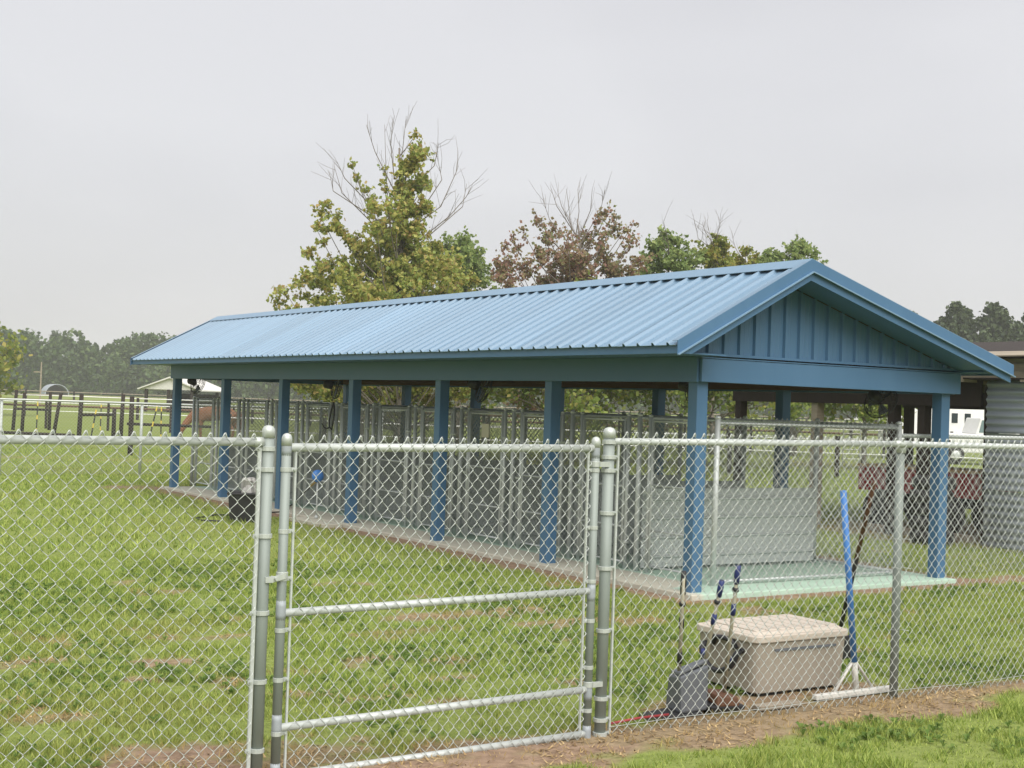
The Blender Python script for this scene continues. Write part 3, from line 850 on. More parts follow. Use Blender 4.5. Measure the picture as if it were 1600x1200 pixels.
# fans
def fan(u, v, z, az, tilt, label):
    e = empty('wall_fan', W(u, v, z), YAW + az, label, 'fan', 'black fans under the shelter beams')
    e.rotation_euler = (tilt, 0, YAW + az)
    mb = MB()
    R_ = .205
    for k, y in enumerate((-.055, -.03, 0.0, .03, .055)):
        rr = R_ * (.80, .95, 1., .95, .80)[k]
        mb.tube([(rr * math.cos(t), y, rr * math.sin(t)) for t in np.linspace(0, 2 * math.pi, 24, endpoint=False)], .0055 if k == 2 else .003, 5, closed=True)
    for k in range(20):
        t = 2 * math.pi * k / 20
        c, s_ = math.cos(t), math.sin(t)
        mb.tube([(.05 * c, -.07, .05 * s_), (R_ * .8 * c, -.055, R_ * .8 * s_), (R_ * c, 0, R_ * s_), (R_ * .8 * c, .055, R_ * .8 * s_), (.05 * c, .07, .05 * s_)], .0024, 4)
    mb.build('guard_cage', M['black'], e)
    bl = MB()
    for k in range(3):
        t = 2 * math.pi * k / 3
        pts = []
        for (rr, dt, y) in ((.04, -.3, -.012), (.17, -.35, -.022), (.18, .35, .016), (.04, .5, .012)):
            pts.append((rr * math.cos(t + dt), y, rr * math.sin(t + dt)))
        n_ = len(bl.v)
        bl.add(pts + [(p[0], p[1] + .004, p[2]) for p in pts], [(0, 1, 2, 3), (7, 6, 5, 4), (0, 4, 5, 1), (1, 5, 6, 2), (2, 6, 7, 3), (3, 7, 4, 0)])
    bl.build('blades', M['dgrey'], e)
    MB().lathe([(.03, .06), (.07, .075), (.07, .19), (.045, .215)], 14, axis='y').build('motor_housing', M['black'], e, smooth=True)
    MB().tube([(0, .15, 0), (0, .16, .10), (0, .17, .22)], .016, 8).box((-.04, .15, .20), (.04, .19, .26)).build('mounting_bracket', M['black'], e)
fan(.36, 15.05, 2.06, math.radians(100), .3, 'black fan under the eave at the far end of the shelter')
fan(.42, 9.05, 2.05, math.radians(70), .2, 'black fan below the beam in the middle of the shelter')
fan(.45, 4.75, 2.06, math.radians(70), .35, 'black fan hung above the kennel with the cream card')
fan(.62, .72, 2.10, math.radians(20), .15, 'black fan half hidden behind the near corner post')
fan(3.25, .55, 2.03, math.radians(100), .45, 'black fan under the gable beam by the right corner post')
# leash hanging on a kennel post
pts = [(0, 0, 0), (-.02, .03, -.13), (-.03, .07, -.30), (-.03, .05, -.40), (-.03, -.02, -.44), (-.02, -.06, -.30), (0, -.04, -.12), (.0, 0, 0)]
lm = MB().tube(pts, .013, 6).tube([(-.03, .05, -.40), (-.03, .16, -.43), (-.03, .27, -.40), (-.03, .33, -.35)], .011, 6)
tag(lm.build('leash', M['black'], None, W(KU - .04, 9.45, 1.80), RZ), 'looped black leash hanging from a kennel post', 'leash')
# standpipe with blue hose reel top, hose
sp = empty('standpipe', W(-.10, 8.53), YAW, 'thin grey standpipe with blue round nozzle on the concrete step', 'tap')
MB().tube([(0, 0, .03), (0, 0, .60)], .012, 8).lathe([(.028, .04), (.028, .07), (.013, .09)], 10).build('pipe', M['galv'], sp, smooth=True)
MB().lathe([(.02, -.055), (.075, -.04), (.095, -.012), (.095, .012), (.075, .04), (.02, .055)], 16, (0, 0, .68), 'y').build('nozzle_wheel', M['azure'], sp, smooth=True)
MB().tube([(-.01, .02, .60), (-.03, .12, .54), (-.02, .22, .50)], .016, 8).build('brass_elbow', M['brass'], sp, smooth=True)
ho = MB().tube([(-.12, 8.75, .50), (-.15, 8.95, .38), (-.2, 9.2, .20), (-.28, 9.5, .06), (-.5, 9.8, .02), (-.9, 9.5, .02), (-1.3, 9.6, .02), (-1.75, 9.15, .02), (-1.8, 8.8, .02), (-1.62, 8.5, .03)], .012, 7).build('garden_hose', M['black'], None, W(0, 0), RZ, smooth=True)
tag(ho, 'black hose running from the standpipe across to the tote', 'hose')
# black tote with a crumpled clear bag on top
tt = empty('storage_tote', W(-1.16, 8.78), YAW - YAW, 'black plastic tote standing on the grass in front of the shelter', 'tote')
tt.rotation_euler = (0, 0, .12)
def tub(mb, lx, ly, z0, z1, tp, th=.012):
    a = [(-lx * tp, -ly * tp), (lx * tp, -ly * tp), (lx * tp, ly * tp), (-lx * tp, ly * tp)]; b = [(-lx, -ly), (lx, -ly), (lx, ly), (-lx, ly)]
    c = [(x * (1 - th / lx), y * (1 - th / ly)) for x, y in b]; d = [(x * (1 - th / lx), y * (1 - th / ly)) for x, y in a]
    vs = [(x, y, z0) for x, y in a] + [(x, y, z1) for x, y in b] + [(x, y, z1) for x, y in c] + [(x, y, z0 + th) for x, y in d]
    fs = [(3, 2, 1, 0), (12, 13, 14, 15)]
    for L_ in range(3):
        for k in range(4):
            k2 = (k + 1) % 4; fs.append((L_ * 4 + k, L_ * 4 + k2, L_ * 4 + 4 + k2, L_ * 4 + 4 + k))
    return mb.add(vs, fs)
tub(MB(), .215, .30, .0, .42, .84).build('tub', M['black'], tt, bev=.012)
MB().box((-.23, -.318, .405), (.23, -.302, .43)).box((-.23, .302, .405), (.23, .318, .43)).box((-.233, -.30, .405), (-.217, .30, .43)).box((.217, -.30, .405), (.233, .30, .43)).build('rim', M['black'], tt, bev=.004)
bm_ = MB(); rr = random.Random(3)
for k in range(9):
    prof = []
    z0 = .30
    cx, cy = rr.uniform(-.09, .09), rr.uniform(-.14, .14)
    prof = [(rr.uniform(.03, .06) * s, z0 + h) for s, h in ((.6, 0), (1.2, .07), (1.3, .13), (.9, .18 + rr.uniform(0, .08)), (1.1, .27 + rr.uniform(0, .06)), (.5, .34))]
    prof.sort(key=lambda p: p[1])
    bm_.lathe(prof, 7, (cx, cy, 0))
tag(bm_.build('plastic_bags', M['bagm'], None, W(-1.12, 8.78), (0, 0, .12)), 'crumpled pale bags and bottles stuffed into the black tote', 'bag')

# ------------------------------------------------------------------ things leaning inside the front fence
# cooler
co = empty('cooler', W(-2.36, -3.60), YAW, 'large tan cooler with ribbed lid behind the fence', 'cooler')
def rbox(lx, ly, z0, z1, t0=1., t1=1., rad=.05, seg=4):
    mb = MB(); P = []
    for (sx, sy, a0) in ((1, 1, 0), (-1, 1, 90), (-1, -1, 180), (1, -1, 270)):
        for k in range(seg + 1):
            a = math.radians(a0 + 90 * k / seg); P.append((sx * (lx - rad) + rad * math.cos(a), sy * (ly - rad) + rad * math.sin(a)))
    n = len(P)
    vs = [(x * t0, y * t0, z0) for x, y in P] + [(x * t1, y * t1, z1) for x, y in P]
    mb.add(vs, [tuple(range(n))[::-1], tuple(range(n, 2 * n))] + [(k, (k + 1) % n, (k + 1) % n + n, k + n) for k in range(n)])
    return mb
LX, LY = .43, .30
bd = rbox(LX, LY, .035, .40, .93, .985, .06).build('body', M['tan'], co, bev=.006)
rbox(LX - .06, LY - .05, .0, .036, 1, 1, .05).build('foot', M['black'], bd)
MB().box((-.26, -LY * .985 - .006, .335), (.30, -LY * .97, .352)).build('drain_groove', M['dgrey'], bd)
ld = rbox(LX + .012, LY + .012, .402, .452, 1, 1, .07).build('lid', M['tanlid'], co, bev=.008)
rbox(LX - .012, LY - .012, .4515, .474, 1.0, .93, .07).build('lid_top', M['tanlid'], ld, bev=.008)
for k in range(7):
    x = -.33 + k * .11
    rbox(.047, LY - .055, .4742, .484, 1, .97, .02, 2).build('lid_rib', M['tanlid'], ld, (x, 0, 0), bev=.003)
for y in (-1, 1): MB().lathe([(.018, -.012), (.022, 0), (.018, .012)], 10, (-LX - .004, y * .17, .33), 'x').build('handle_pivot', M['black'], bd)
bail = [( -LX - .02, -.17, .33)] + [(-LX - .045 - .02 * math.sin(t), -.17 * math.cos(t), .33 - .17 * math.sin(t)) for t in np.linspace(.15, math.pi - .15, 11)] + [(-LX - .02, .17, .33)]
hd = MB().tube(bail, .022, 8).build('carry_handle', M['black'], co, smooth=True)
for s_ in (-1, 1): MB().tube([(-LX - .052, s_ * .158, .285), (-LX - .060, s_ * .135, .245)], .0185, 8).build('handle_sleeve', M['navy'], hd, smooth=True)
MB().tube([(-LX + .0, -.115 * 1, .335), (-LX - .012, -.08, .39), (-LX - .012, .0, .40), (-LX - .012, .08, .39), (-LX, .115, .335)], .020, 8).build('grip_recess', M['black'], bd, smooth=True)

co.scale = (1, 1, .90)

def local_thing(name, label, cat, u, v): return empty(name, W(u, v), YAW, label, cat)
# lobby pan scoop with grey bin, black grips
sc = local_thing('scoop_pan', 'grey long-handled scoop pan with black grip leaning on fence', 'scoop', -3.56, -4.02)
pan = MB()
vs = [(-.03, -.10, .03), (.20, -.08, .03), (.22, .10, .03), (.0, .09, .03), (-.05, -.11, .26), (.19, -.09, .31), (.21, .04, .29), (-.03, .03, .25)]
pan.hexa(vs).build('pan', M['dgrey'], sc, bev=.014)
MB().hexa([(-.05, -.105, .262), (.19, -.08, .325), (.215, .03, .30), (-.02, .015, .25), (-.05, -.105, .285), (.19, -.08, .345), (.215, .03, .32), (-.02, .015, .272)]).build('pan_rim', M['dgrey'], sc, bev=.006)
MB().hexa([(-.30, -.13, .012), (.16, -.10, .012), (.20, .14, .012), (-.25, .05, .012), (-.28, -.11, .035), (.15, -.09, .03), (.18, .12, .03), (-.24, .03, .035)]).build('scoop_lip', M['black'], sc, bev=.01)
MB().tube([(-.01, -.045, .20), (-.118, -.19, .86)], .0115, 8).build('handle', M['pole'], sc, smooth=True)
for (t0, t1, r) in ((.80, 1.0, .019), (.70, .735, .021), (.50, .60, .017), (.19, .30, .017)):
    f = lambda t: (-.01 - .108 * t, -.045 - .145 * t, .20 + .70 * t)
    MB().tube([f(t0), f((t0 + t1) / 2), f(t1)], [r * .9, r, r * .85], 8).build('grip', M['black'], sc, smooth=True)
# jaw scooper with two blue grips
js = local_thing('jaw_scooper', 'two-handled scooper with navy blue grips leaning before the cooler', 'scoop', -3.22, -4.02)
for (x0, x1, y0, y1, zt) in ((-.10, -.13, .06, -.16, .83), (.03, -.02, -.03, -.18, .92)):
    h = MB().tube([(x0, y0, .10), (x1, y1, zt)], .0115, 8).build('handle', M['pole'], js, smooth=True)
    f = lambda t: (x0 + (x1 - x0) * t, y0 + (y1 - y0) * t, .10 + (zt - .10) * t)
    for (t0, t1, r, m_) in ((.86, 1.0, .019, 'navy'), (.80, .83, .022, 'black'), (.62, .71, .017, 'navy')):
        MB().tube([f(t0), f((t0 + t1) / 2), f(t1)], [r * .9, r, r * .85], 8).build('grip', M[m_], h, smooth=True)
MB().hexa([(-.14, -.11, .012), (.13, -.11, .012), (.12, .10, .012), (-.12, .10, .012), (-.15, -.12, .06), (.14, -.12, .04), (.13, .11, .07), (-.13, .11, .09)]).build('jaw', M['black'], js, bev=.01)
MB().hexa([(-.10, -.12, .05), (.09, -.12, .04), (.08, .05, .07), (-.10, .05, .09), (-.09, -.11, .12), (.08, -.11, .10), (.07, .04, .12), (-.08, .04, .14)]).build('tray', M['brownpole'], js, bev=.012)
# blue squeegee
sq = local_thing('floor_squeegee', 'floor squeegee with bright blue pole and white braced head', 'squeegee', -2.08, -4.12)
MB().tube([(-.04, .0, .24), (-.30, -.105, 1.37)], .021, 10).build('pole', M['azure'], sq, smooth=True)
MB().tube([(.01, .02, .03), (-.042, .0, .26)], .020, 8).build('socket', M['offwhite'], sq, smooth=True)
MB().tube([(-.23, .0, .035), (-.06, .005, .225), (-.01, .005, .225), (.17, .02, .04)], .010, 6).build('brace', M['offwhite'], sq, smooth=True)
MB().box((-.40, -.025, .018), (.37, .020, .052)).build('head', M['offwhite'], sq, bev=.006)
MB().box((-.395, -.007, .001), (.365, .001, .0175)).build('rubber_blade', M['black'], sq)
# brown broom handle
bh = local_thing('broom', 'brown-handled broom slanting up behind the cooler', 'broom', -2.07, -4.20)
MB().tube([(0, 0, 1.42), (.40, .50, .86)], [.014, .016], 8).build('handle', M['brownpole'], bh, smooth=True)
MB().tube([(.40, .50, .86), (.80, 1.0, .30), (.90, 1.12, .16)], .017, 8).build('lower_handle', M['black'], bh, smooth=True)
MB().hexa([(.76, 1.08, .02), (1.06, 1.08, .02), (1.06, 1.17, .02), (.76, 1.17, .02), (.80, 1.09, .18), (1.02, 1.09, .18), (1.02, 1.15, .18), (.80, 1.15, .18)]).build('bristles', M['black'], bh)
# red rod and grey pipe lying along the fence foot
rd = MB().tube([(-4.18, -4.20, .05), (-3.95, -4.16, .05), (-3.72, -4.16, .05)], .008, 8).build('red_rod', M['red'], None, W(0, 0), RZ, smooth=True)
tag(rd, 'thin red rod lying along the fence foot beside gate post', 'rod')
tag(MB().box((-3.02, -4.20, .012), (-2.66, -4.12, .040)).build('plank', M['greywood'], None, W(0, 0), RZ, bev=.004), 'short grey plank lying under the jaw scooper by the fence', 'plank')

# ------------------------------------------------------------------ behind: perimeter fence, paddock, horse
bf = empty('chain_link_fence', W(-6.5, 19.8), YAW, 'far chain-link fence with pale top rail before the paddock', 'fence')
MB().tube([(0, 0, 1.62), (14, 0, 1.60)], .022, 10).build('top_rail', M['galvw'], bf, smooth=True)
for u in np.arange(.0, 14.1, 3.02) + 1.3:
    MB().tube([(u, .03, -.05), (u, .03, 1.60)], .032, 10).build('line_post', M['galv'], bf, smooth=True)
chain('wire_mesh', M['oldwire'], 14, .03, 1.60, .075, .075, .0020, 3, False, .004, bf, (0, -.028, 0), (0, 0, 0))

def post_frame(name, label, pts, rails, thick=.085, cat='obstacle', poles=()):
    """upright dark timbers (x, y, height, lean) with cross rails between them"""
    e = empty(name, (pts[0][0], pts[0][1], 0), 0, label, cat)
    bx, by = pts[0][0], pts[0][1]
    for (x, y, h, le) in pts:
        z = float(ground_z(np.array(x), np.array(y)))
        MB().tube([(x - bx, y - by, z - .1), (x - bx + le * .5, y - by, z + h * .5), (x - bx + le, y - by, z + h)], [thick * .72, thick * .68, thick * .64], 9).build('timber_post', M['darkwood'], e, smooth=True)
    for (p, q) in rails:
        MB().tube([(p[0] - bx, p[1] - by, p[2]), (q[0] - bx, q[1] - by, q[2])], .055, 8).build('cross_rail', M['darkwood'], e, smooth=True)
    return e
post_frame('trail_obstacle', 'leftmost dark timber frame standing in the paddock', [(-22.0, 60.9, 1.78, .1), (-21.1, 59.5, 1.68, .05), (-21.0, 62.7, 1.72, 0), (-19.1, 57.6, 1.70, .25)],
           [((-21.9, 60.9, .95), (-21.0, 62.6, .92))], .11)
post_frame('trail_obstacle', 'timber frame in the paddock with the thickest dark post', [(-15.6, 49.8, 1.72, .05), (-15.5, 53.8, 1.20, 0), (-15.7, 55.5, 1.75, .05)],
           [((-15.6, 49.9, .97), (-15.5, 53.6, .95)), ((-18.9, 50.6, .22), (-15.8, 49.9, .22))], .12)
post_frame('trail_obstacle', 'dark post and low rail just beyond the far fence', [(-11.05, 40.1, 1.72, .0)], [((-14.9, 53.5, .62), (-11.6, 53.8, .60))], .105)
# striped marker poles
for k, (x, y, h, le, lb) in enumerate([(-20.1, 58.4, 1.32, .02, 'yellow banded marker pole by the leftmost timber frame'),
                                   (-15.3, 50.2, 1.18, .18, 'leaning yellow banded pole beside the thickest dark post'),
                                   (-19.5, 65.5, 1.25, .0, 'yellow banded marker pole farthest back in the paddock'),
                                   (-13.7, 52.2, 1.35, .28, 'leaning yellow banded pole near the shelter corner'),
                                   (-14.1, 55.6, 1.3, -.02, 'upright yellow banded pole nearest the shelter corner')]):
    e = empty('marker_pole', (x, y, 0), 0, lb, 'pole', 'banded poles in the paddock')
    n = 7
    for q in range(n):
        a, b = q / n, (q + 1) / n
        MB().tube([(le * a, 0, h * a), (le * b, 0, h * b)], .026 if q % 2 else .028, 7).build('band', M['black'] if q % 3 else M['yellow'], e)
# rope and board fences of the paddock, far ones in rows
def rail_fence(label, p0, p1, n, rails, hp, post_m, th=.06):
    e = empty('paddock_fence', (p0[0], p0[1], 0), 0, label, 'fence')
    P0 = np.array(p0, float); D = np.array(p1, float) - P0
    gzf = lambda t: float(ground_z(np.array(P0[0] + D[0] * t), np.array(P0[1] + D[1] * t)))
    for i in range(n + 1):
        t = i / n; z = gzf(t)
        MB().box((D[0] * t - th, D[1] * t - th, z - .1), (D[0] * t + th, D[1] * t + th, z + hp)).build('fence_post', M[post_m], e)
    for (h, sz, mm) in rails:
        MB().tube([(D[0] * i / n, D[1] * i / n, gzf(i / n) + h + (.0 if i % 2 else -.02)) for i in range(n + 1)], sz, 5).build('rail', M[mm], e)
rail_fence('white rope fence crossing the paddock behind the shelter', (-34, 66), (26, 62), 20, [(1.25, .022, 'white'), (.85, .018, 'white')], 1.32, 'darkwood', .05)
rail_fence('brown board fence with pale top tape beyond the trees', (-40, 92), (60, 84), 26, [(1.42, .03, 'white'), (1.12, .07, 'wood'), (.75, .07, 'wood')], 1.45, 'darkwood', .08)
rail_fence('weathered rail fence along the far side of the field', (-120, 165), (110, 150), 40, [(1.2, .05, 'greywood'), (.8, .05, 'greywood')], 1.35, 'darkwood', .1)
rail_fence('pale rope fence close behind the kennel row', (-9, 44), (16, 40), 8, [(1.15, .020, 'white'), (.75, .018, 'white')], 1.25, 'darkwood', .06)

def skin_obj(name, m, chains, parent=None, loc=(0, 0, 0), rot=(0, 0, 0), sub=2):
    """chains: list of (parent_index or None, [(x,y,z,r),...]) grown with a skin modifier"""
    vs = []; es = []; rs = []
    for (st_, pts) in chains:
        prev = st_
        for p in pts:
            vs.append(p[:3]); rs.append(p[3:] if len(p) == 5 else (p[3], p[3]))
            if prev is not None: es.append((prev, len(vs) - 1))
            prev = len(vs) - 1
    me = bpy.data.meshes.new(name); me.from_pydata(vs, es, [])
    me.materials.append(m)
    o = link(name, me, parent, loc, rot)
    o.modifiers.new('skin', 'SKIN').use_smooth_shade = True
    if not me.skin_vertices: me.attributes.new('skin', 'FLOAT', 'POINT')
    sv = me.skin_vertices[0].data
    for i, r in enumerate(rs): sv[i].radius = r
    sv[0].use_root = True
    sm = o.modifiers.new('sub', 'SUBSURF'); sm.levels = sub; sm.render_levels = sub
    return o
hr = empty('horse', (-11.6, 54.4, float(ground_z(np.array(-11.6), np.array(54.4)))), math.radians(172), 'chestnut horse grazing in the paddock beyond the far post', 'horse')
try:
    # x forward; body, neck lowered to graze, four jointed legs
    skin_obj('body', M['chest'], [
        (None, [(0, 0, 1.12, .27, .31)]),
        (0, [(.32, 0, 1.11, .27, .33), (.62, 0, 1.14, .24, .30), (.90, 0, 1.10, .16, .22), (1.15, 0, .86, .12, .17), (1.36, 0, .58, .10, .13), (1.46, 0, .44, .09, .12), (1.52, 0, .24, .07, .085), (1.55, 0, .12, .06, .065)]),
        (0, [(-.34, 0, 1.16, .27, .30), (-.64, 0, 1.18, .25, .27), (-.84, 0, 1.10, .14, .17)]),
        (2, [(.60, .13, .86, .11), (.60, .14, .62, .075), (.62, .14, .48, .062), (.60, .14, .22, .045), (.63, .14, .03, .06)]),
        (2, [(.66, -.13, .86, .11), (.72, -.14, .62, .075), (.74, -.14, .48, .062), (.72, -.14, .22, .045), (.75, -.14, .03, .06)]),
        (10, [(-.58, .14, .90, .15), (-.54, .15, .72, .10), (-.74, .15, .50, .065), (-.70, .15, .24, .045), (-.66, .15, .03, .06)]),
        (10, [(-.66, -.14, .90, .15), (-.66, -.15, .72, .10), (-.88, -.15, .50, .065), (-.86, -.15, .24, .045), (-.82, -.15, .03, .06)])], hr)
    MB().tube([(-.90, 0, 1.22), (-1.0, 0, 1.05), (-1.03, 0, .75), (-1.0, 0, .45)], [.04, .07, .08, .03], 7).build('tail', M['mane'], hr, smooth=True)
    MB().tube([(.86, 0, 1.31), (1.12, 0, 1.06), (1.36, 0, .74), (1.46, 0, .58)], [.03, .05, .05, .03], 6).build('mane', M['mane'], hr, smooth=True)
    for s_ in (-1, 1): MB().lathe([(.03, 0), (.035, .05), (.001, .13)], 6, (1.40, s_ * .06, .56)).build('ear', M['chest'], hr)
except Exception as ex:
    print('horse', ex)

# white roofed field shelter, quonset hut
fs_ = empty('field_barn', (-29.9, 125, float(ground_z(np.array(-30.), np.array(125.)))), -.16, 'small open barn with white gabled roof in the far field', 'barn')
MB().prism([(-3.0, 1.95), (0, 3.05), (3.0, 1.95), (3.0, 2.05), (0, 3.18), (-3.0, 2.05)], 'y', -3, 4).build('roof', M['offwhite'], fs_)
MB().prism([(-2.75, 2.02), (2.75, 2.02), (0, 3.05)], 'y', -2.7, -2.6).build('gable', M['offwhite'], fs_)
for x in (-2.3, -.2, 2.0):
    for y in (-2.6, 3.4): MB().box((x - .12, y - .12, -.4), (x + .12, y + .12, 2.03)).build('post', M['darkwood'], fs_)
MB().box((-2.2, 3.3, -.4), (2.0, 3.4, 1.7)).build('back_wall', M['darkwood'], fs_)
MB().box((-2.3, -2.66, .45), (2.0, -2.60, .65)).build('rail', M['darkwood'], fs_)
qh = empty('arched_hut', (-83, 250, float(ground_z(np.array(-83.), np.array(250.)))), .5, 'low grey arched metal hut at the wood edge', 'hut')
arc = [(2.1 * math.cos(t), 1.9 * math.sin(t)) for t in np.linspace(0, math.pi, 15)]
MB().prism(arc + [(1.98 * math.cos(t), 1.8 * math.sin(t)) for t in np.linspace(math.pi, 0, 15)], 'y', -2.5, 2.5).build('arched_roof', M['barnsheet'], qh)
MB().prism(arc[::1], 'y', 2.3, 2.4).build('end_wall', M['darkwood'], qh)
ep = empty('utility_pole', (-44.5, 130, float(ground_z(np.array(-44.), np.array(130.)))), 0, 'thin far utility pole before the left woods', 'pole')
MB().tube([(0, 0, 0), (0, 0, 4.2)], [.09, .06], 7).build('pole', M['greywood'], ep)
MB().box((-.7, -.04, 3.2), (.05, .04, 3.3)).build('crossarm', M['greywood'], ep)

# ------------------------------------------------------------------ pole barn at the right
BU = 8.0
pb = empty('pole_barn', W(BU, 2.8), YAW, 'old pole barn with grey corrugated wall and open dark bay', 'barn')
def corr_wall(L_, z0, z1, step=.105, amp=.014):
    prof = []; z = z0; k = 0
    while z < z1 + .001:
        prof.append((-amp if k % 4 == 1 else (amp if k % 4 == 3 else 0), z)); z += step / 4; k += 1
    vs = []; fs = []
    for (x, zz) in prof: vs += [(x, 0, zz), (x, L_, zz), (x + .004, 0, zz), (x + .004, L_, zz)]
    for k in range(len(prof) - 1):
        a, b = 4 * k, 4 * k + 4
        fs += [(a, a + 1, b + 1, b), (a + 2, b + 2, b + 3, a + 3), (a, b, b + 2, a + 2), (a + 1, a + 3, b + 3, b + 1)]
    return MB().add(vs, fs)
z_ = 0
for k in range(3):      # overlapping rows of sheet
    for q in range(4):
        corr_wall(1.52, z_ + .0, z_ + .86, .115, .02).build('wall_sheet', M['barnsheet'], pb, (-.03 - .004 * (k % 2) - .006 * (q % 2), -.06 - 1.5 * (q + 1), .0), smooth=True)
    z_ += .84
# timber frame: posts, header, plates and planked fascia
for (x, y) in ((.02, -.03), (.02, 1.22), (.02, 1.82), (.02, 3.5), (.02, 5.4), (.02, -3.0), (.02, -5.95), (4.5, 0), (4.5, 3.4), (4.5, -3.0), (4.5, 5.4)):
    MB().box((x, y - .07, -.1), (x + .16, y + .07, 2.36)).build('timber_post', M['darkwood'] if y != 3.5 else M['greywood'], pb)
MB().box((-.02, .08, 2.06), (.03, 5.5, 2.52)).build('header', M['darkwood'], pb)
MB().box((4.48, -6, 2.06), (4.53, 5.5, 2.40)).build('header', M['darkwood'], pb)
for k in range(3): MB().box((-.34 + .02 * k, -6.05, 2.47 + k * .105), (-.30 + .02 * k, .62 - .12 * (k % 2), 2.57 + k * .105)).build('fascia_plank', M['greywood'], pb)
for y in (.70, .2, -.9, -2.1, -3.3, -4.5, -5.7): MB().box((-.36, y - .05, 2.42), (.9, y + .05, 2.52)).build('rafter_end', M['greywood'], pb)
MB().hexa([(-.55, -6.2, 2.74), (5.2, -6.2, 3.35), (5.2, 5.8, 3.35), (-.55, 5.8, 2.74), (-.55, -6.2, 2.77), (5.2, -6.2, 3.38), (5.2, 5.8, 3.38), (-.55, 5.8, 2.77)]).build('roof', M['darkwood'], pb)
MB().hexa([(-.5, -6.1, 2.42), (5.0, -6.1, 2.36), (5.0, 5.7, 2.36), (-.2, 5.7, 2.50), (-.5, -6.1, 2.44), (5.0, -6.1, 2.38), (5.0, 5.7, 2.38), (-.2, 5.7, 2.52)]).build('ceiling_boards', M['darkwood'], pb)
MB().hexa([(-.60, -6.25, 2.772), (.6, -6.25, 2.90), (.6, .9, 2.90), (-.60, .9, 2.772), (-.60, -6.25, 2.79), (.6, -6.25, 2.918), (.6, .9, 2.918), (-.60, .9, 2.79)]).build('roof_edge', M['greywood'], pb)
# tyres stacked at the wall end
for k, (u, v, z, s_) in enumerate([(7.55, 3.35, .0, 0), (7.55, 3.38, .20, 1), (7.58, 3.34, .40, 2), (7.53, 3.36, .60, 3), (7.56, 3.35, .80, 4)]):
    prof = [(.16, .02), (.27, .0), (.315, .03), (.325, .10), (.315, .17), (.27, .20), (.16, .18), (.15, .10)]
    t_ = empty('tyre', W(u, v, z), YAW + k, 'tyre %s in the black stack by the barn wall' % ['at the bottom', 'second from the bottom', 'in the middle', 'second from the top', 'on top'][k], 'tyre', 'tyre stack by the barn')
    mb = MB(); n_ = 18
    for (r_, zz) in prof + [prof[0]]:
        for j in range(n_):
            a = 2 * math.pi * j / n_; mb.v.append((r_ * math.cos(a), r_ * math.sin(a), zz))
    for i_ in range(len(prof)):
        for j in range(n_): mb.f.append((i_ * n_ + j, i_ * n_ + (j + 1) % n_, (i_ + 1) * n_ + (j + 1) % n_, (i_ + 1) * n_ + j))
    mb.build('tread', M['rubber'], t_, smooth=True)
# red wagon with wooden deck
wg = empty('farm_wagon', W(8.75, 3.5), YAW, 'red farm wagon with plank deck parked by the barn bay', 'wagon')
for x in (0, .22, .44, .66, .88): MB().box((x, 0, 1.02), (x + .20, 2.5, 1.06)).build('deck_plank', M['deck'], wg)
MB().box((.02, .03, .62), (.07, 2.47, 1.015)).build('side_panel', M['red'], wg, bev=.01)
MB().box((1.0, .03, .62), (1.05, 2.47, 1.015)).build('side_panel', M['red'], wg, bev=.01)
MB().box((.075, .03, .62), (.995, .07, 1.01)).build('end_panel', M['red'], wg, bev=.01)
MB().box((.075, 2.43, .62), (.995, 2.47, 1.01)).build('end_panel', M['red'], wg, bev=.01)
MB().box((.2, .1, .45), (.85, 2.4, .60)).build('chassis', M['black'], wg)
for x in (-.05, .98):
    for y in (.55, 1.95): MB().lathe([(.16, -.02), (.30, .0), (.33, .04), (.33, .11), (.30, .15), (.16, .17)], 18, (x - .04, y, .33), 'x').build('wheel', M['rubber'], wg, smooth=True)
tag(MB().box((8.2, 3.2, .0), (8.35, 5.4, .11)).build('timber_sleeper', M['greywood'], None, W(0, 0), RZ, bev=.01), 'pale timber sleeper lying on the ground before the wagon', 'timber')

# white pickup with white horse trailer, seen through the barn
tr = empty('horse_trailer', (19.6, 63.5, 0), .05, 'white horse trailer with two small dark windows beyond the barn', 'trailer')
rbox(2.4, 1.05, .55, 2.62, 1, .98, .12).build('body', M['white'], tr, bev=.05)
for x in (.35, .95): MB().box((x, -1.066, 1.72), (x + .28, -1.04, 2.16)).build('window', M['glass'], tr, bev=.05)
MB().box((.6, -1.12, 1.20), (1.5, -1.05, 1.30)).build('fender', M['white'], tr)
for x in (-.5, .4): MB().lathe([(.15, -.1), (.36, -.1), (.38, 0), (.36, .1), (.15, .1)], 16, (x, -.95, .38), 'y').build('wheel', M['rubber'], tr, smooth=True)
pk = empty('pickup_truck', (19.9, 58.2, 0), .03, 'white pickup truck parked in front of the horse trailer', 'truck')
MB().prism([(-2.3, .5), (3.1, .5), (3.15, 1.0), (3.0, 1.18), (1.55, 1.28), (-2.3, 1.30)], 'y', -.95, .95).build('body', M['white'], pk, bev=.04)
cb = MB().prism([(-.55, 1.29), (1.35, 1.29), (.95, 1.92), (-.35, 1.97)], 'y', -.85, .85).build('cab', M['white'], pk, bev=.04)
MB().prism([(.15, 1.36), (1.15, 1.36), (.85, 1.84), (.15, 1.86)], 'y', -.866, -.855).build('door_window', M['paleglass'], cb)
MB().prism([(-.42, 1.36), (.05, 1.36), (.05, 1.86), (-.30, 1.88)], 'y', -.866, -.855).build('rear_window', M['paleglass'], cb)
MB().box((.10, -.965, .55), (.115, -.948, 1.28)).build('door_gap', M['black'], pk); MB().box((-.10, -.975, 1.08), (.05, -.95, 1.12)).build('door_handle', M['dgrey'], pk)
